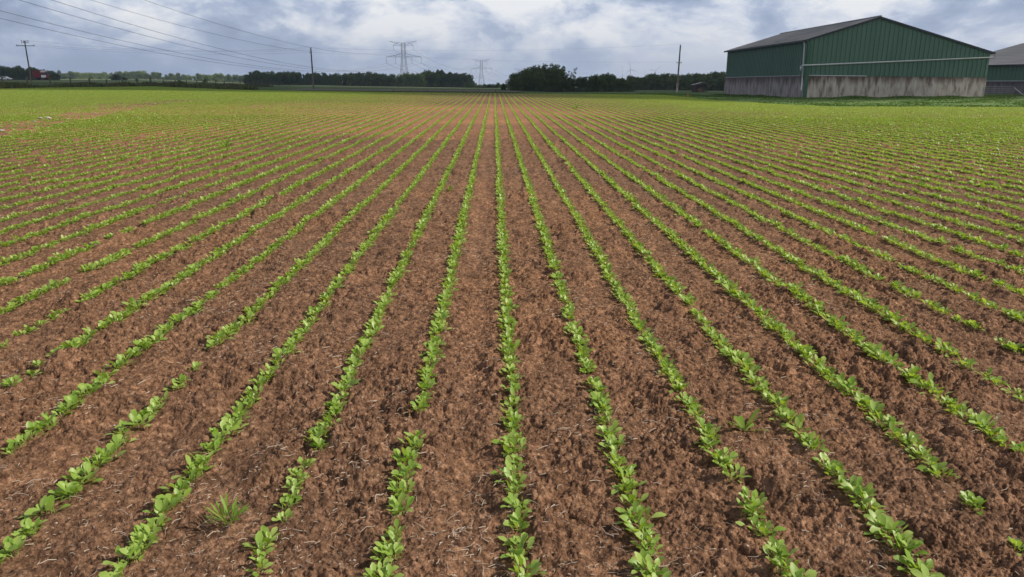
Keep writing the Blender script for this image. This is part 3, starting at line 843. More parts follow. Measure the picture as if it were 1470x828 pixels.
for px, top, lb in ((772, 95.5, 'full rounded tree filling the heart of the wind-blown clump'), (792, 97, 'full rounded tree in the right half of the wind-blown clump'), (755, 102, 'full rounded tree in the left half of the wind-blown clump')):
    P_ = at(px, top, 194); tree(RD[px % 5], P_[0], 194, P_[2] - tz(P_[0], 194), 6.5, lb)
P_ = at(812, 97, 188); tree(('blown_thin', 0), P_[0], 188, P_[2] - tz(P_[0], 188), 5.0, 'thin see-through tree leaning right at the edge of the wind-blown clump')
wood(738, 905, [(735, 113), (745, 110), (760, 104), (800, 107), (815, 113), (830, 111), (850, 110), (858, 105.5), (868, 104.5), (880, 107), (890, 110.5), (900, 114), (906, 121)], 184, 10, 8.0, 'dark bushy tree in the low hedge of trees right of centre', 'dark hedge trees right of centre', RD, 1.0, 8)
wood(905, 1046, [(893, 108), (905, 108), (920, 108.5), (938, 107), (950, 106.5), (965, 104.5), (977, 108), (985, 107.5), (992, 104), (1005, 105.5), (1015, 105.5), (1025, 102.5), (1046, 102)], 322, 25, 5.5, 'dark tree in the wood between the hedge trees and the green barn', 'dark wood left of the green barn', RD, 1.05, 9)
wood(885, 1046, [(885, 112), (1046, 112)], 316, 6, 7, 'dark tree in the wood between the hedge trees and the green barn', 'dark wood left of the green barn', RD, 1.2, 10)
for px, top, Y, wd, lb in ((166, 106.5, 420, 5.6, 'round lone tree beyond the left fence, larger of a pair'), (178.5, 110.2, 420, 3.2, 'small round lone tree beyond the left fence, smaller of a pair'),
                           (294, 111, 330, 2.6, 'small dark upright tree beyond the right part of the left fence'), (25, 93.5, 415, 3.2, 'single tree top standing above the dark block at far left')):
    P_ = at(px, top, Y); tree(RD[int(px) % 5], P_[0], Y, P_[2] - tz(P_[0], Y), wd, lb)
for px, top, Y, lb in ((258, 114, 180, 'small bush beyond the fence left of the dark wood'), (363, 125.2, 140, 'low dark bush left of the middle pole at the field edge'), (196, 113, 300, 'small dark bush beyond the fence posts')):
    P_ = at(px, top, Y); tree(('bush', 0), P_[0], Y, max(.6, P_[2] - tz(P_[0], Y)), 1.6, lb, name='bush', cat='bush')

# ------------------------------------------------------------------ grass and weeds along the edges (nobody could count the blades)
def blades(pts, hgt, wid, seed, m, name, label):
    rng = np.random.default_rng(seed); n = len(pts)
    a = rng.uniform(0, 6.28, n); h_ = hgt * rng.uniform(.45, 1.25, n) * pts[:, 2]; w_ = wid * rng.uniform(.6, 1.4, n)
    z0 = terr(pts[:, 0], pts[:, 1]) - .05
    lx = rng.normal(0, .35, n) * h_; ly = rng.normal(0, .35, n) * h_
    dx, dy = np.cos(a) * w_, np.sin(a) * w_
    x, y = pts[:, 0], pts[:, 1]
    V = np.stack([np.stack([x - dx, y - dy, z0], -1), np.stack([x + dx, y + dy, z0], -1), np.stack([x + dx * .6 + lx, y + dy * .6 + ly, z0 + h_], -1), np.stack([x - dx * .6 + lx, y - dy * .6 + ly, z0 + h_ * .95], -1)], 1).reshape(-1, 3)
    return tag(link(name, mesh_np(name, V, np.arange(4 * n).reshape(n, 4), m)), label, name.replace('_', ' '), kind='stuff')
rg2 = np.random.default_rng(21)
def line_pts(p0, p1, wdt, n):
    t = rg2.random(n); s = rg2.normal(0, wdt * .5, n)
    x = p0[0] + (p1[0] - p0[0]) * t; y = p0[1] + (p1[1] - p0[1]) * t
    d = np.array([p1[1] - p0[1], -(p1[0] - p0[0])], float); d /= np.linalg.norm(d)
    x = x + d[0] * s; y = y + d[1] * s
    k = np.clip(.35 + 1.1 * (vnoise(x * .35, y * .35, 66) + .5), .2, 1.5)
    return np.stack([x, y, k], -1)
FX = -62.8
g1 = np.concatenate([line_pts((FX - .3, 90), (FX - .3, 215), 1.5, 15000), line_pts((-64, 143), (-36, 114), 1.2, 2500)])
blades(g1, .55, .10, 1, M['drygrass'], 'weeds', 'rough dark weeds along the foot of the left fence')
BX0 = Xat(1150.5, 142, 90)
g2 = np.concatenate([line_pts((BX0 - 1, 89.4), (BX0 + 25, 89.4), .7, 5200), line_pts((BX0 - .6, 89), (BX0 - .6, 122), .8, 5000), line_pts((58, 95), (75, 102), 3.0, 3000)])
blades(g2, .25, .07, 2, M['grassleaf'], 'tall_grass', 'taller dark grass at the foot of the green barn walls')
# short verge grass between crop and barn, and round the far edge
n = 75000
x = rg2.uniform(20, 78, n); y = rg2.uniform(49, 104, n)
kk = (y > far_edge(x) - .8) & (y < 89.7) | ((y > far_edge(x) - .5) & (x < BX0 - .3)) | ((x > BX0 + 22.5) & (y > 88))
pts = np.stack([x[kk], y[kk], np.clip(.4 + .9 * (vnoise(x[kk] * .5, y[kk] * .5, 12) + .5), .3, 1.3)], -1)
x = rg2.uniform(-62, 30, 30000); e = far_edge(x); y = e + rg2.uniform(-.3, 5, len(x))
pts = np.concatenate([pts, np.stack([x, y, np.full(len(x), .7)], -1)])
blades(pts, .12, .08, 3, M['grassleaf'], 'verge_grass', 'short bright green grass strip between the crop and the barn')
sheet('grass_strip', [(23.5, 51.5), (90, 49), (100, 100), (20, 92)], M['barngrass'], 0.03, 60, 40)

# ------------------------------------------------------------------ the green barn
def rib_wall(p0, p1, zb, ztop, nrm, step=.55, rib=.13, dep=.085, along=None):
    """box-rib metal sheet from p0 to p1 (XY); ztop and zb are functions of distance"""
    p0 = np.array(p0, float); p1 = np.array(p1, float); Ln = np.linalg.norm(p1 - p0); d = (p1 - p0) / Ln
    nrm = np.array(nrm, float); prof = [(0, 0)]
    s = step * .5
    while s + rib < Ln:
        prof += [(s, 0), (s + .015, dep), (s + rib - .015, dep), (s + rib, 0)]; s += step
    prof.append((Ln, 0))
    extra = [e for e in (along or [])]
    for e in extra:
        j = next(i for i in range(len(prof)) if prof[i][0] > e); prof.insert(j, (e, prof[j - 1][1] if prof[j - 1][1] == prof[j][1] else 0))
    mb = MB()
    for (s0, e0), (s1, e1) in zip(prof, prof[1:]):
        a = p0 + d * s0 + nrm * e0; b = p0 + d * s1 + nrm * e1
        mb.poly([(a[0], a[1], zb(s0)), (b[0], b[1], zb(s1)), (b[0], b[1], ztop(s1)), (a[0], a[1], ztop(s0))])
    return mb
Y0, Y1 = 90.0, 120.6
zb0 = tz(BX0, Y0)
EAL = Zat(1150, 57.0, Y0); EAR_X = Xat(1418, 100, Y0); EAR = Zat(1424, 75.0, Y0)
RX = Xat(1263.4, 24, Y0); RZ = Zat(1263.4, 25.0, Y0)
CT0 = Zat(1150, 108.5, Y0); CT1 = Zat(1416, 111.3, Y0)
base = tz(BX0, Y0) - .4
O = (BX0, Y0, tz(BX0, Y0))
barn = empty('barn', O)
tag(barn, 'large green ribbed metal barn on stained concrete walls, nearest building at right', 'barn')
def rel(mb): 
    mb.v = [(a - O[0], b - O[1], c - O[2]) for a, b, c in mb.v]; return mb
W = EAR_X - BX0
def gable(s):
    x = BX0 + s
    return EAL + (RZ - EAL) * (x - BX0) / (RX - BX0) if x < RX else RZ + (EAR - RZ) * (x - RX) / (EAR_X - RX)
ctop = lambda s: CT0 + (CT1 - CT0) * s / W
rel(rib_wall((BX0, Y0), (EAR_X, Y0), lambda s: ctop(s) + .02, gable, (0, -1), along=[RX - BX0])).build('gable_cladding', M['green'], barn)
CL1 = Zat(1035.7, 111.4, Y1)
rel(rib_wall((BX0, Y1), (BX0, Y0), lambda s: CL1 + (CT0 - CL1) * s / (Y1 - Y0) + .02, lambda s: EAL, (-1, 0))).build('side_cladding', M['green'], barn)
rel(rib_wall((EAR_X, Y0), (EAR_X, Y1), lambda s: CT1, lambda s: EAR, (1, 0))).build('side_cladding', M['green'], barn)
rel(rib_wall((EAR_X, Y1), (BX0, Y1), lambda s: CT1, lambda s: gable(W - s), (0, 1), along=[EAR_X - RX])).build('gable_cladding', M['green'], barn)
# concrete walls, panel by panel, 10 cm proud of the cladding
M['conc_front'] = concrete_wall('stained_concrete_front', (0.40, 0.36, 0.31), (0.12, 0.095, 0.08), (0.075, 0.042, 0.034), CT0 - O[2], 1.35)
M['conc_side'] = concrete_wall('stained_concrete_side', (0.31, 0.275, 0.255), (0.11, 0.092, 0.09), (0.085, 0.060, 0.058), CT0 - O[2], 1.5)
mb = MB(); n = 5
for k in range(n):
    a, b = W * k / n, W * (k + 1) / n
    g = .012
    x0_, x1_ = BX0 + a + g, BX0 + b - g
    za, zb_ = ctop(a), ctop(b); i0 = len(mb.v)
    mb.v += [(x0_, Y0 - .12, base), (x1_, Y0 - .12, base), (x1_, Y0 + .1, base), (x0_, Y0 + .1, base), (x0_, Y0 - .12, za), (x1_, Y0 - .12, zb_), (x1_, Y0 + .1, zb_), (x0_, Y0 + .1, za)]
    mb.f += [tuple(i0 + i for i in q_) for q_ in ((0,3,2,1),(4,5,6,7),(0,1,5,4),(1,2,6,5),(2,3,7,6),(3,0,4,7))]
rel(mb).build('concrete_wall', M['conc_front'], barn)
mb = MB(); n = 6
for k in range(n):
    a, b = Y0 + (Y1 - Y0) * k / n + .012, Y0 + (Y1 - Y0) * (k + 1) / n - .012
    f_ = lambda y: CT0 + (CL1 - CT0) * (y - Y0) / (Y1 - Y0)
    i0 = len(mb.v)
    mb.v += [(BX0 - .12, a, base), (BX0 + .1, a, base), (BX0 + .1, b, base), (BX0 - .12, b, base), (BX0 - .12, a, f_(a)), (BX0 + .1, a, f_(a)), (BX0 + .1, b, f_(b)), (BX0 - .12, b, f_(b))]
    mb.f += [tuple(i0 + i for i in q_) for q_ in ((0,3,2,1),(4,5,6,7),(0,1,5,4),(1,2,6,5),(2,3,7,6),(3,0,4,7))]
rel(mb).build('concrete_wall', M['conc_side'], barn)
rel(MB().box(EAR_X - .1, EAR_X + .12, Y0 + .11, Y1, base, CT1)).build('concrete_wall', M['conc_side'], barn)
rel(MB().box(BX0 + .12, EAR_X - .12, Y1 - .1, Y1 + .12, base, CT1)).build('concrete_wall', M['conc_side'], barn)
# pale drip edge where cladding meets concrete
mb = MB()
mb.tube([(BX0 + .55, Y0 - .10, ctop(.5) + .03), (BX0 + W * .34, Y0 - .10, ctop(W * .34) + .03)], .045, 4)
mb.tube([(BX0 - .10, Y0 + .8, CT0 + .02), (BX0 - .10, Y1 - .1, CL1 + .03)], .035, 4)
rel(mb).build('drip_edge', M['pipe'], barn)
# roof: two slopes with overhang and thickness
def slope(xa, za, xb, zb_, y0, y1, th=.10):
    return MB().prism([(xa, za), (xb, zb_), (xb, zb_ + th), (xa, za + th)], y0, y1)
sl_ = (RZ - EAL) / (RX - BX0); sr = (EAR - RZ) / (EAR_X - RX); ov = .35
rel(slope(BX0 - ov, EAL - sl_ * ov + .02, RX - .005, RZ + .02, Y0 - .18, Y1 + .3)).build('roof_slope', M['roof'], barn)
rel(slope(RX + .005, RZ + .02, EAR_X + ov, EAR + sr * ov + .02, Y0 - .18, Y1 + .3)).build('roof_slope', M['roof'], barn)
rel(MB().tube([(RX, Y0 - .2, RZ + .13), (RX, Y1 + .32, RZ + .13)], .12, 6)).build('ridge_cap', M['roof'], barn)
mb = MB()
mb.prism([(BX0 - ov, EAL - sl_ * ov - .12), (RX, RZ - .14), (RX, RZ + .11), (BX0 - ov, EAL - sl_ * ov + .11)], Y0 - .23, Y0 - .183)
mb.prism([(RX, RZ - .14), (EAR_X + ov, EAR + sr * ov - .12), (EAR_X + ov, EAR + sr * ov + .11), (RX, RZ + .11)], Y0 - .23, Y0 - .183)
rel(mb).build('verge_flashing', M['dark_trim'], barn)
rel(MB().box(BX0 - ov - .16, BX0 - ov, Y0 - .2, Y1 + .3, EAL - sl_ * ov - .10, EAL - sl_ * ov + .10)).build('gutter', M['dark_trim'], barn)
rel(MB().box(EAR_X + ov, EAR_X + ov + .16, Y0 - .2, Y1 + .3, EAR + sr * ov - .10, EAR + sr * ov + .08)).build('gutter', M['dark_trim'], barn)
# green corner post over the concrete, and pipes
rel(MB().box(BX0 + .06, BX0 + .52, Y0 - .20, Y0 - .125, base, EAL - .35)).build('corner_post', M['green_trim'], barn)
zp0, zp1 = Zat(1150, 93.5, Y0), Zat(1424, 82.5, Y0)
xk = Xat(1147.5, 100, Y0)
rel(MB().tube([(xk, Y0 - .30, Zat(1147, 98.5, Y0)), (xk, Y0 - .30, zp0 - .12), (xk + .18, Y0 - .30, zp0), (BX0 + 1, Y0 - .30, zp0 + .03), (EAR_X + .3, Y0 - .30, zp1), (EAR_X + .42, Y0 - .30, zp1 + .1), (EAR_X + .42, Y0 - .25, EAR - .3)], .085, 8)).build('drain_pipe', M['pipe'], barn, smooth=True)
xd = BX0 - .24
rel(MB().tube([(xd - .08, Y0 + .25, EAL - .25), (xd, Y0 + .15, EAL - .5), (xd, Y0 - .05, Zat(1147, 99.5, Y0)), (xk, Y0 - .30, Zat(1147, 100.3, Y0))], .085, 8)).build('drain_pipe', M['pipe'], barn, smooth=True)
rel(MB().tube([(xd, Y0 - .12, Zat(1147, 100.5, Y0)), (xd + .02, Y0 - .2, Zat(1144, 129, Y0))], .08, 8)).build('drain_pipe', M['pipe'], barn, smooth=True)

# ------------------------------------------------------------------ second barn
th = R(60)
c2 = np.array([72.5, 122.0]); ez = 4.35
b2 = empty('barn', (c2[0], c2[1], tz(*c2)), -th)
tag(b2, 'green barn with wide grey roof, second building partly hidden at the right edge', 'barn')
z0 = tz(*c2); E2 = ez - z0; CC = 1.95 - z0; L2 = 46.0; D2 = 24.0; RR = E2 + 4.0
rib_wall((0, 0), (L2, 0), lambda s: CC, lambda s: E2, (0, -1)).build('side_cladding', M['green'], b2)
def gab2(s): return E2 + (RR - E2) * (s / D2) if s < D2 else RR - (RR - E2) * ((s - D2) / D2)
rib_wall((0, 2 * D2), (0, 0), lambda s: CC, gab2, (-1, 0), along=[D2]).build('gable_cladding', M['green'], b2)
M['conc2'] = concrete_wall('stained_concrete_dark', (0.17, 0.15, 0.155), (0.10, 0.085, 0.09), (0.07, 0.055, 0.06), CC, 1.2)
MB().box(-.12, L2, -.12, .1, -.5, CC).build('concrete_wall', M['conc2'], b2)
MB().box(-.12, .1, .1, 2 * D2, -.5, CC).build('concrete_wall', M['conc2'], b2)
MB().box(-.1, L2, -.135, -.05, CC + .003, CC + .10).build('drip_edge', M['pipe'], b2)
mb = MB()
def sl2(mb, ya, za, yb, zb_, x0_, x1_, t_=.1):
    n_ = len(mb.v)
    mb.v += [(x0_, ya, za), (x1_, ya, za), (x1_, yb, zb_), (x0_, yb, zb_), (x0_, ya, za + t_), (x1_, ya, za + t_), (x1_, yb, zb_ + t_), (x0_, yb, zb_ + t_)]
    mb.f += [tuple(n_ + i for i in q_) for q_ in ((0,3,2,1),(4,5,6,7),(0,1,5,4),(1,2,6,5),(2,3,7,6),(3,0,4,7))]
sg = (RR - E2) / D2
M['roof2'] = mat('fibre_cement_weathered', (0.20, 0.195, 0.20), 0.9, vcol=(0.36, 0.35, 0.35), vscale=0.5, spec=0.15, stretch=(.35, 2.2, 1))
sl2(mb, -.4, E2 - .4 * sg + .02, D2 - .005, RR + .02, -.3, L2); mb.build('roof_slope', M['roof2'], b2)
mb = MB(); sl2(mb, D2 + .005, RR + .02, 2 * D2 + .4, E2 - .4 * sg + .02, -.3, L2); mb.build('roof_slope', M['roof2'], b2)
MB().box(-.3, L2, -.56, -.403, E2 - .22, E2).build('gutter', M['dark_trim'], b2)

# gate between the barns
gx0, gx1, gY = Xat(1411, 135, 99), Xat(1455, 135, 99), 99.0
gz = tz(gx0, gY)
gate = empty('gate', (gx0, gY, gz)); tag(gate, 'grey metal field gate between the two barns', 'gate')
gw = gx1 - gx0; mb = MB()
for z in (.25, .5, .75, 1.0, 1.25): mb.tube([(0, 0, z), (gw, 0, z)], .03, 6)
for x_ in (0, gw * .5, gw): mb.tube([(x_, 0, .25), (x_, 0, 1.25)], .03, 6)
mb.build('gate_frame', M['steel_dark'], gate)
MB().box(-.2, -.05, -.08, .08, -.3, 1.5).build('gate_post', M['steel_dark'], gate)
MB().tube([(gw - .1, -.05, 1.1), (gw + .75, -1.4, -.1)], .045, 6).build('gate_prop', M['pipe'], gate)

# ------------------------------------------------------------------ hay shelter in the field by the right wood
sh = empty('shelter', (Xat(1004, 132, 205), 205, tz(Xat(1004, 132, 205), 205) + .0)); tag(sh, 'small open wooden field shelter with tin roof left of the green barn', 'shelter')
shz = Zat(1003, 118.5, 205) - sh.location[2]
for x_ in (-1.7, 1.6):
    for y_ in (-1.2, 1.2): MB().box(x_ - .12, x_ + .12, y_ - .12, y_ + .12, -.2, shz - .55).build('post', M['wood'], sh)
MB().prism([(-2.1, shz - .62), (.3, shz - .05), (2.3, shz - .75), (2.3, shz - .65), (.3, shz + .06), (-2.1, shz - .52)], -1.6, 1.6).build('roof', M['tin'], sh)
MB().box(-1.55, 1.45, 1.22, 1.28, 0, shz - .7).build('back_wall', M['wood'], sh)
mb = MB()
mb.tube([(0, -.9, .6), (0, -.3, .6)], .62, 14)
mb.tube([(0, -.25, .6), (0, .9, .6)], .60, 14)
hb = mb.build('hay_bale', M['hay']); hb.location = sh.location
hb.location[2] += -.02
tag(hb, 'round brown bale stored under the small field shelter', 'bale')
stk = MB(); stk.tube([(0, 0, -.1), (0, 0, .45)], .035, 6)
px_, py_ = 987.3, 141.5; Ys = 78
so_ = stk.build('marker_stake', M['orange'], loc=(Xat(px_, py_, Ys), Ys, tz(Xat(px_, py_, Ys), Ys))); tag(so_, 'short orange marker stake at the field edge left of the barn', 'stake')

# ------------------------------------------------------------------ utility poles and their wires
def pole(px, pyt, Y, zbase, label, arm=None, stub=0.0, lean=0.0):
    X = Xat(px, 128, Y); z0_ = tz(X, Y) if zbase is None else zbase
    o = empty('utility_pole', (X, Y, z0_)); tag(o, label, 'pole', None)
    H = Zat(px, pyt, Y) - z0_
    lx = lean * H
    if stub: MB().box(-.16, .16, -.13, .13, -.3, stub).build('concrete_stub', M['pale_concrete'], o)
    MB().tube([(0, 0, -.3 if not stub else stub * .5), (lx, 0, H)], .17, 9, .11).build('shaft', M['wood'], o, smooth=True)
    return o, H, (X + lx, Y, z0_ + H)
lz = None
p1, H1, t1 = pole(47.0, 58.5, 170, None, 'wooden pole with crossarm and insulators at far left beside the red lorry')
arm_z = H1 - (65.3 - 58.5) * 170 / 1137.
MB().box(-1.95, 1.95, -.06, .06, arm_z - .07, arm_z + .07).build('crossarm', M['steel_dark'], p1)
MB().box(-.75, .75, -.05, .05, H1 - .42, H1 - .34).build('crossarm', M['steel_dark'], p1)
for x_ in (-.7, -.28, .28, .7): MB().tube([(x_, 0, H1 - .35), (x_, 0, H1 + .12)], .06, 6).build('insulator', M['insul'], p1)
for x_ in (-1.85, 1.85): MB().tube([(x_, 0, arm_z + .05), (x_, 0, arm_z + .25)], .06, 6).build('insulator', M['insul'], p1)
p2, H2, t2 = pole(450.3, 68.5, 150, None, 'plain wooden pole standing left of centre in front of the long wood')
MB().box(-.30, .0, -.04, .04, H2 - .95, H2 - .88).build('crossarm', M['steel_dark'], p2)
for z_ in (.05, .5, .93): MB().tube([(-.16 if z_ != .05 else 0, 0, H2 - z_), (-.28 if z_ != .05 else 0, 0, H2 - z_ + .14)], .05, 6).build('insulator', M['insul'], p2)
p3, H3, t3 = pole(972.0, 65, 140, None, 'wooden pole on a pale concrete stub left of the green barn', stub=1.6, lean=.018)
z3 = H3 - (89.7 - 65) * 140 / 1137.
MB().box(-.40, .55, -.05, .05, z3 - .05, z3 + .05).build('crossarm', M['steel_dark'], p3)
for x_ in (-.35, .5): MB().tube([(x_, 0, z3 + .04), (x_, 0, z3 + .2)], .05, 6).build('insulator', M['insul'], p3)
MB().tube([(.15, 0, H3 - .05), (.15, 0, H3 + .2)], .05, 6).build('insulator', M['insul'], p3)
def wire(a, b, sag, r, n=40):
    t = np.linspace(0, 1, n)[:, None]; a = np.array(a, float); b = np.array(b, float)
    P_ = a * (1 - t) + b * t; P_[:, 2] -= 4 * sag * (t * (1 - t))[:, 0]
    return P_
t1w = np.array([p1.location[0], p1.location[1], p1.location[2]])
for k, (dx, zz_) in enumerate(((-1.85, arm_z + .25), (0.28, H1 + .1), (1.85, arm_z + .25))):
    a = t1w + np.array([dx, 0, zz_]); b = np.array([p2.location[0] - (.28 if k else 0), 150, p2.location[2] + H2 - (.93, .5, .05)[k] + .1])
    tag(MB().tube(list(wire(a, b, 1.0, .01)), .011, 4).build('overhead_wire', M['cable']), ('thin wire from the left end of the crossarm to the plain pole', 'thin wire from the top of the far left pole to the plain pole', 'thin wire from the right end of the crossarm to the plain pole')[k], 'wire', 'thin wires between the poles')
for k in range(2):
    a = np.array([p2.location[0] - .1, 150, p2.location[2] + H2 - (.05, .5)[k] + .1]); b = np.array([p3.location[0] + (.15 + .0, -.35)[k], 140, p3.location[2] + (H3 + .2, z3 + .2)[k]])
    tag(MB().tube(list(wire(a, b, .8, .01)), .006, 4).build('overhead_wire', M['cable']), ('upper thin wire from the plain pole to the pole by the barn', 'lower thin wire from the plain pole to the pole by the barn')[k], 'wire', 'thin wires between the poles')

# ------------------------------------------------------------------ pylons
ATT = [(-19, 22.5), (-9, 22.5), (9, 22.5), (19, 22.5), (-10.7, 36), (10.7, 36)]
def pylon_parts():
    tower = MB(); r_ = .13
    lv = [(0, 5.0), (8, 4.0), (16, 3.0), (24, 2.3), (31, 1.9), (38, 1.85), (43, 1.85)]
    for sx in (-1, 1):
        for sy in (-1, 1): tower.tube([(sx * w_, sy * w_, z) for z, w_ in lv], r_ * 1.4, 4)
    for (za, wa), (zb_, wb) in zip(lv, lv[1:]):
        for sx, sy in ((1, 1), (1, -1), (-1, -1), (-1, 1)):
            nx, ny = -sy, sx
            a = (sx * wa, sy * wa, za); b = (nx * wb, ny * wb, zb_); c = (nx * wa, ny * wa, za); d = (sx * wb, sy * wb, zb_)
            tower.tube([a, b], r_ * .6, 3); tower.tube([c, d], r_ * .6, 3); tower.tube([b, d], r_ * .6, 3)
    def arm(s, zt, zb_, L_, ztip, mid):
        mb = MB()
        for sy in (-1, 1):
            mb.tube([(s * 1.9, sy * 1.6, zb_), (s * L_, 0, ztip)], r_, 4)
            mb.tube([(s * 1.9, sy * 1.6, zt), (s * mid, sy * .7, ztip + (zt - zb_) * .45), (s * L_, 0, ztip)], r_, 4)
            for k in range(1, 6):
                t0, t1_ = k / 6.0, (k + .5) / 6.0
                a = np.array([s * (1.9 + (L_ - 1.9) * t0), sy * 1.6 * (1 - t0), zb_ + (ztip - zb_) * t0]); b = a + np.array([0, 0, (zt - zb_) * (1 - t0) * .8])
                mb.tube([a, b], r_ * .5, 3)
        return mb
    arms = [arm(s, 32.5, 29, 19, 29, 10) for s in (-1, 1)]
    tops = []
    for s in (-1, 1):
        mb = MB()
        mb.tube([(s * 1.85, 0, 43), (s * 15, 0, 45)], r_, 4); mb.tube([(s * 1.85, 0, 41), (s * 7, 0, 42.4), (s * 15, 0, 45)], r_, 4)
        mb.tube([(s * 1.85, 0, 40), (s * 10.7, 0, 41)], r_, 4); mb.tube([(s * 5.5, 0, 43.2), (s * 10.7, 0, 41)], r_, 4)
        mb.tube([(-1.85, 0, 43), (1.85, 0, 43)], r_, 4)
        tops.append(mb)
    ins = []
    for a, z in ATT:
        zt = 29 if z < 30 else 41
        ins.append(MB().tube([(a, 0, zt), (a, 0, z)], .16, 5))
    return tower.mesh('lattice_tower', M['steel']), [a.mesh('lower_arm', M['steel']) for a in arms], [a.mesh('upper_arm', M['steel']) for a in tops], [a.mesh('insulator_string', M['insul']) for a in ins]
TW, LA, UA, IN = pylon_parts()
PYL = [((-96.0, 820.0), -.15, 0.0, 'tall lattice pylon above the wood left of centre, nearest and largest in view'),
       ((-164.49, 189.73), .2517, 11.4, 'lattice pylon carrying the six cables that enter from the far left'),
       (None, -.15, -2.0, 'lattice pylon standing right of the tall trees, second of the three in view'),
       (None, -.15, -4.0, 'faint distant lattice pylon behind the left side of the wind-blown trees, smallest')]
PYL[2] = ((float(at(691, 100, 1400)[0]), 1400.0), -.15, float(Zat(691, 85, 1400)) - 45, PYL[2][3])
PYL[3] = ((float(at(745.5, 100, 2200)[0]), 2200.0), -.15, float(Zat(745, 98, 2200)) - 45, PYL[3][3])
for (bx, by), ang, zb_, lb in PYL:
    o = empty('pylon', (bx, by, zb_), ang); tag(o, lb, 'pylon', 'pylons of the power line')
    link('lattice_tower', TW, o)
    for m_ in LA: link('lower_arm', m_, o)
    for m_ in UA: link('upper_arm', m_, o)
    for m_ in IN: link('insulator_string', m_, o)
    if by < 300 or zb_ > tz(bx, by) + .5 and False:
        pass
# concrete footing pad under the near pylon's legs so that it stands on the rising bank at the left
nmw = ['lower left outer', 'lower left inner', 'lower right inner', 'lower right outer', 'upper left', 'upper right']
def attp(P_, k):
    (bx, by), ang, zb_, _ = P_; a, z = ATT[k]
    return np.array([bx + math.cos(ang) * a, by + math.sin(ang) * a, zb_ + z])
for a_, b_, sag, r_, txt in ((PYL[1], PYL[0], 17.2, .035, 'sweeping down from the top left to the nearest pylon'), (PYL[0], PYL[2], 14, .05, 'from the nearest to the second pylon'), (PYL[2], PYL[3], 16, .06, 'from the second to the farthest pylon')):
    for k in range(6):
        P_ = wire(attp(a_, k), attp(b_, k), sag, r_, 90)
        mb = MB()
        d = P_[-1] - P_[0]; s = np.array([d[1], -d[0], 0]) / np.hypot(d[0], d[1]) * .22
        mb.tube(list(P_ + s), r_, 4); mb.tube(list(P_ - s), r_, 4)
        for q_ in range(6, 88, 8): mb.tube([P_[q_] - s, P_[q_] + s], r_ * .8, 3)
        tag(mb.build('power_cable', M['cable']), f'twin {nmw[k]} cable {txt}', 'cable', 'power line cables')

# ------------------------------------------------------------------ wind turbines far off
def turbine(px, py, Y, R_, rot, label, facing=0.0):
    X = Xat(px, py, Y); hz_ = Zat(px, py, Y); z0_ = tz(X, Y)
    o = empty('wind_turbine', (X, Y, z0_), facing); tag(o, label, 'wind turbine', 'far wind turbines')
    H = hz_ - z0_
    MB().tube([(0, 0, -1), (0, 0, H)], 2.2, 10, 1.3).build('tower', M['turbine'], o, smooth=True)
    MB().tube([(0, -3.4, H), (0, -2.0, H), (0, 5, H + .2)], 1.6, 8).build('nacelle', M['turbine'], o, smooth=True)
    hub = MB().tube([(0, -3.5, H), (0, -4.5, H), (0, -5.6, H)], 1.5, 8, .5).build('hub', M['turbine'], o, smooth=True)
    for k in range(3):
        a = rot + k * 2 * math.pi / 3; d = np.array([math.sin(a), 0, math.cos(a)]); nn = np.array([math.cos(a), 0, -math.sin(a)])
        mb = MB(); st = []
        for t, c_ in ((0.02, .9), (.18, 2.1), (.5, 1.4), (.8, .85), (1.0, .25)):
            p_ = np.array([0, -4.5, H]) + d * R_ * t
            st.append([p_ - nn * c_ * .35 , p_ + np.array([0, .35 * c_ * .4, 0]), p_ + nn * c_ * .65, p_ - np.array([0, .35 * c_ * .4, 0])])
        n_ = 0
        for q_ in st: mb.v += [tuple(x_) for x_ in q_]
        for j in range(4):
            for i in range(4): mb.f.append((4 * j + i, 4 * j + (i + 1) % 4, 4 * j + 4 + (i + 1) % 4, 4 * j + 4 + i))
        mb.f.append((16, 17, 18, 19)); mb.build('blade', M['turbine'], o)
turbine(904.9, 99.3, 3300, 40, R(-12), 'wind turbine with one blade up, tallest of those above the wood right of centre')
turbine(893.6, 107.8, 3900, 46, R(-2), 'wind turbine with hub just above the wood, leftmost right of centre')
turbine(925.3, 110.0, 3900, 40, R(0), 'wind turbine whose single upright blade tip shows above the wood')
turbine(940.4, 101.9, 3600, 42, R(48), 'wind turbine with a blade pointing up right, nearest the pole by the barn', -.2)
turbine(84, 98.8, 5200, 22, R(20), 'tiny white wind turbine above the far tree line at the left')
turbine(144, 101.5, 5600, 22, R(60), 'tiny white wind turbine far off, right one above the left tree line')

# ------------------------------------------------------------------ fences
def fence(P0, step, n, hgt, label, special=(), skip=(), r=.06, hz_=1.0):
    o = empty('fence', (P0[0], P0[1], tz(*P0))); tag(o, label, 'fence'); z0_ = tz(*P0)
    tops = []; rr = random.Random(n)
    for k in range(n):
        if k in skip: continue
        x, y = step[0] * k, step[1] * k; z = tz(P0[0] + x, P0[1] + y) - z0_
        h = hgt * rr.uniform(.88, 1.1) * (1.12 if k in special else 1); lx = rr.uniform(-.05, .05)
        rad = r * (1.7 if k in special else rr.uniform(.8, 1.15))
        MB().tube([(x, y, z - .3), (x + lx, y, z + h)], rad * 1.05, 7, rad * .9).build('post', M['wood'], o)
        tops.append((x + lx * .6, y, z))
    mb = MB()
    for f_ in (.9, .6, .3):
        mb.tube([(a, b - .07, c + hgt * f_) for a, b, c in tops], .006, 3)
    mb.build('wire', M['steel_dark'], o)
    return o
fence((FX, 99.0), (0.12, 5.0), 24, 1.3, 'low post and wire fence with weathered wooden posts along the left of the field', special=(8,), skip=(13,), r=.105)
YF = 94.0
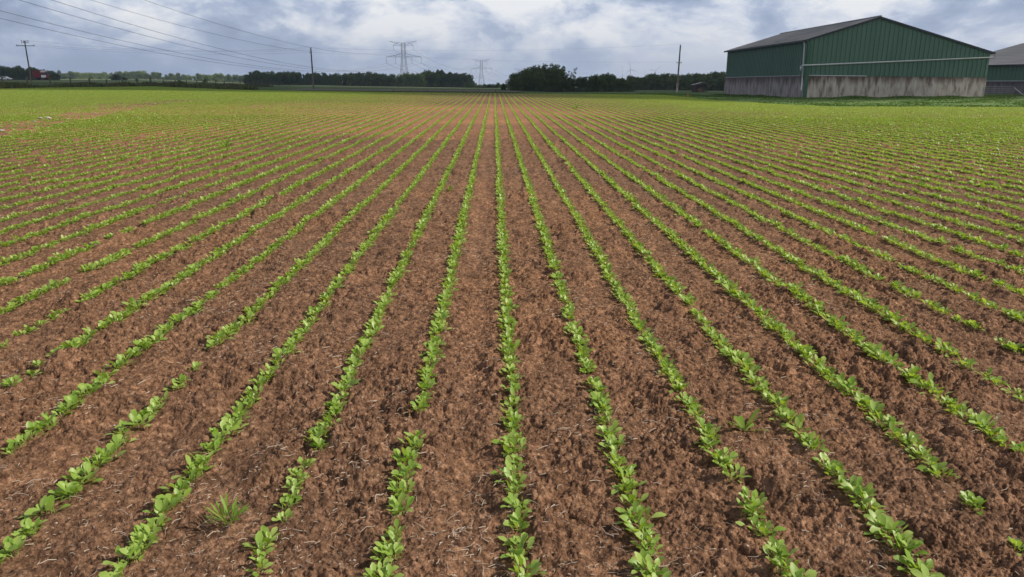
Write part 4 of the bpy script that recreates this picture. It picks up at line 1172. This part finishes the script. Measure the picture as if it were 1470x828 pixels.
fence((Xat(565, 131, YF), YF), (Xat(589.5, 131, YF) - Xat(565, 131, YF), .1), 7, .42, 'line of short dark posts along the far edge of the field below the woods', r=.04)
fence((Xat(757, 132, 130), 130), (3.2, .2), 9, .7, 'low posts and wire in front of the dark hedge trees right of centre', r=.05)

# ------------------------------------------------------------------ vehicles at far left
X = Xat(60, 110, 260); tr = empty('lorry', (X, 260, tz(X, 260)), .0)
tag(tr, 'red lorry with white front panels parked beyond the fence at far left', 'lorry')
tr.location[2] = Zat(60, 114.6, 260)
hT = 3.15; tr.scale = (.88, .9, .95)
o = MB().box(-2.6, .15, -1.15, 1.15, .75, hT).build('cargo_box', M['red'], tr); bevel(o, .08)
o = MB().prism([(.25, .6), (2.35, .6), (2.45, 1.6), (2.25, 2.75), (1.9, 2.95), (.25, 2.95)], -1.15, 1.15).build('cab', M['red'], tr); bevel(o, .06)
MB().box(-2.55, 2.3, -.5, .5, .45, .72).build('chassis', M['rubber'], tr)
MB().box(1.15, 2.1, -1.19, -1.152, 1.75, 2.6).build('side_window', M['glass'], tr)
MB().box(2.36, 2.40, -1.0, 1.0, 1.7, 2.6).build('windscreen', M['glass'], tr)
MB().box(.3, 2.25, -1.18, -1.153, 2.62, 2.88).build('stripe', M['white'], tr)
MB().box(.5, 2.3, -1.20, -1.153, .85, 1.62).build('white_panel', M['white'], tr)
MB().box(.5, 1.9, -.9, .9, 2.96, 3.2).build('light_bar', M['white'], tr)
for x_ in (-1.8, 1.3):
    for y_ in (-1.12, .86):
        wv = MB().tube([(x_, y_, .48), (x_, y_ + .26, .48)], .48, 14).build('wheel', M['rubber'], tr)
        MB().tube([(x_, y_ - .02, .48), (x_, y_ + .28, .48)], .24, 10).build('rim', M['steel'], wv)
def car(X, Y, z, label):
    o = empty('car', (X, Y, z)); tag(o, label, 'car')
    prof = [(-2.1, .35), (2.05, .35), (2.12, .62), (1.9, .82), (1.0, .95), (.35, 1.38), (-.95, 1.42), (-1.75, 1.02), (-2.12, .9)]
    bevel(MB().prism(prof, -.85, .85).build('body', M['white'], o), .06)
    MB().prism([(.85, .97), (.3, 1.32), (-.1, 1.34), (-.1, .97)], -.87, -.852).build('side_window', M['glass'], o)
    MB().prism([(-.2, .97), (-.2, 1.34), (-.9, 1.35), (-1.4, 1.0)], -.87, -.852).build('side_window', M['glass'], o)
    for x_ in (-1.3, 1.3):
        for y_ in (-.88, .68):
            wv = MB().tube([(x_, y_, .32), (x_, y_ + .2, .32)], .32, 14).build('wheel', M['rubber'], o)
            MB().tube([(x_, y_ - .02, .32), (x_, y_ + .22, .32)], .18, 10).build('rim', M['steel'], wv)
    return o
car(Xat(8, 112, 300), 300, Zat(8, 115.2, 300), 'white car driving on the road beyond the fence at far left')

# ------------------------------------------------------------------ low clouds: one unseen bank, added and shaped to shade parts of the land
def shade_cloud_mat(name, clear):
    m = bpy.data.materials.new(name); m.use_nodes = True
    nt = m.node_tree; b = nt.nodes['Principled BSDF']; o = nt.nodes['Material Output']
    b.inputs['Base Color'].default_value = (.85, .87, .9, 1); b.inputs['Roughness'].default_value = 1; b.inputs['Specular IOR Level'].default_value = 0
    t = N(nt, 'ShaderNodeBsdfTransparent'); mx = N(nt, 'ShaderNodeMixShader'); mx.inputs[0].default_value = clear
    nt.links.new(b.outputs[0], mx.inputs[1]); nt.links.new(t.outputs[0], mx.inputs[2]); nt.links.new(mx.outputs[0], o.inputs['Surface'])
    return m
def shade_cloud_bank(seed, cells, clear, label):
    """one lumpy closed body whose underside is at about 300 m; cells: ground points it shades, with radii"""
    import bmesh
    r = random.Random(seed); off = SD[:2] / SD[2] * 320.0
    bm = bmesh.new()
    for x, y, rx, ry in cells:
        t = bmesh.ops.create_icosphere(bm, subdivisions=3, radius=1)
        hh = min(rx, ry) * .35 + 8
        mtx = Matrix.Translation((x + off[0], y + off[1], 320)) @ Matrix.Diagonal((rx, ry, hh, 1))
        ph = r.uniform(0, 9)
        for v_ in t['verts']:
            p_ = v_.co; k = 1 + .10 * math.sin(5 * p_.x + ph) + .08 * math.sin(7 * p_.y + 2 * ph) + .05 * math.sin(13 * (p_.x + p_.y) + ph)
            v_.co = mtx @ (p_ * k)
    me = bpy.data.meshes.new('shade_clouds'); bm.to_mesh(me); bm.free()
    me.materials.append(shade_cloud_mat('cloud', clear))
    me.polygons.foreach_set('use_smooth', [True] * len(me.polygons))
    return tag(link('shade_clouds', me), kind='structure')
rc = random.Random(9)
cells = []
for x in range(-320, 420, 42):
    e = (124 if x < -60 else 112 if x < -25 else 92) + rc.uniform(-5, 5)
    if not 24 < x < 100: cells.append((x, e, 34, 26))
    for y in range(150, 620, 60):
        if 24 < x < 100 and y < 180: continue
        if y > 240 and rc.random() < .4: continue
        cells.append((x + rc.uniform(-12, 12), y + rc.uniform(-10, 10), 44, 50))
shade_cloud_bank(1, cells, 0.42, '')

# ------------------------------------------------------------------ haze
hz_m = bpy.data.materials.new('haze'); hz_m.use_nodes = True
nt = hz_m.node_tree; nt.nodes.clear()
oo = N(nt, 'ShaderNodeOutputMaterial'); pv = N(nt, 'ShaderNodeVolumePrincipled')
pv.inputs['Color'].default_value = (0.62, 0.76, 1.0, 1); pv.inputs['Density'].default_value = 0.00019; pv.inputs['Anisotropy'].default_value = 0.2
nt.links.new(pv.outputs[0], oo.inputs['Volume'])
hb_ = MB().box(-7000, 7000, -450, 7200, -14, 190).build('haze', hz_m); tag(hb_, kind='stuff')
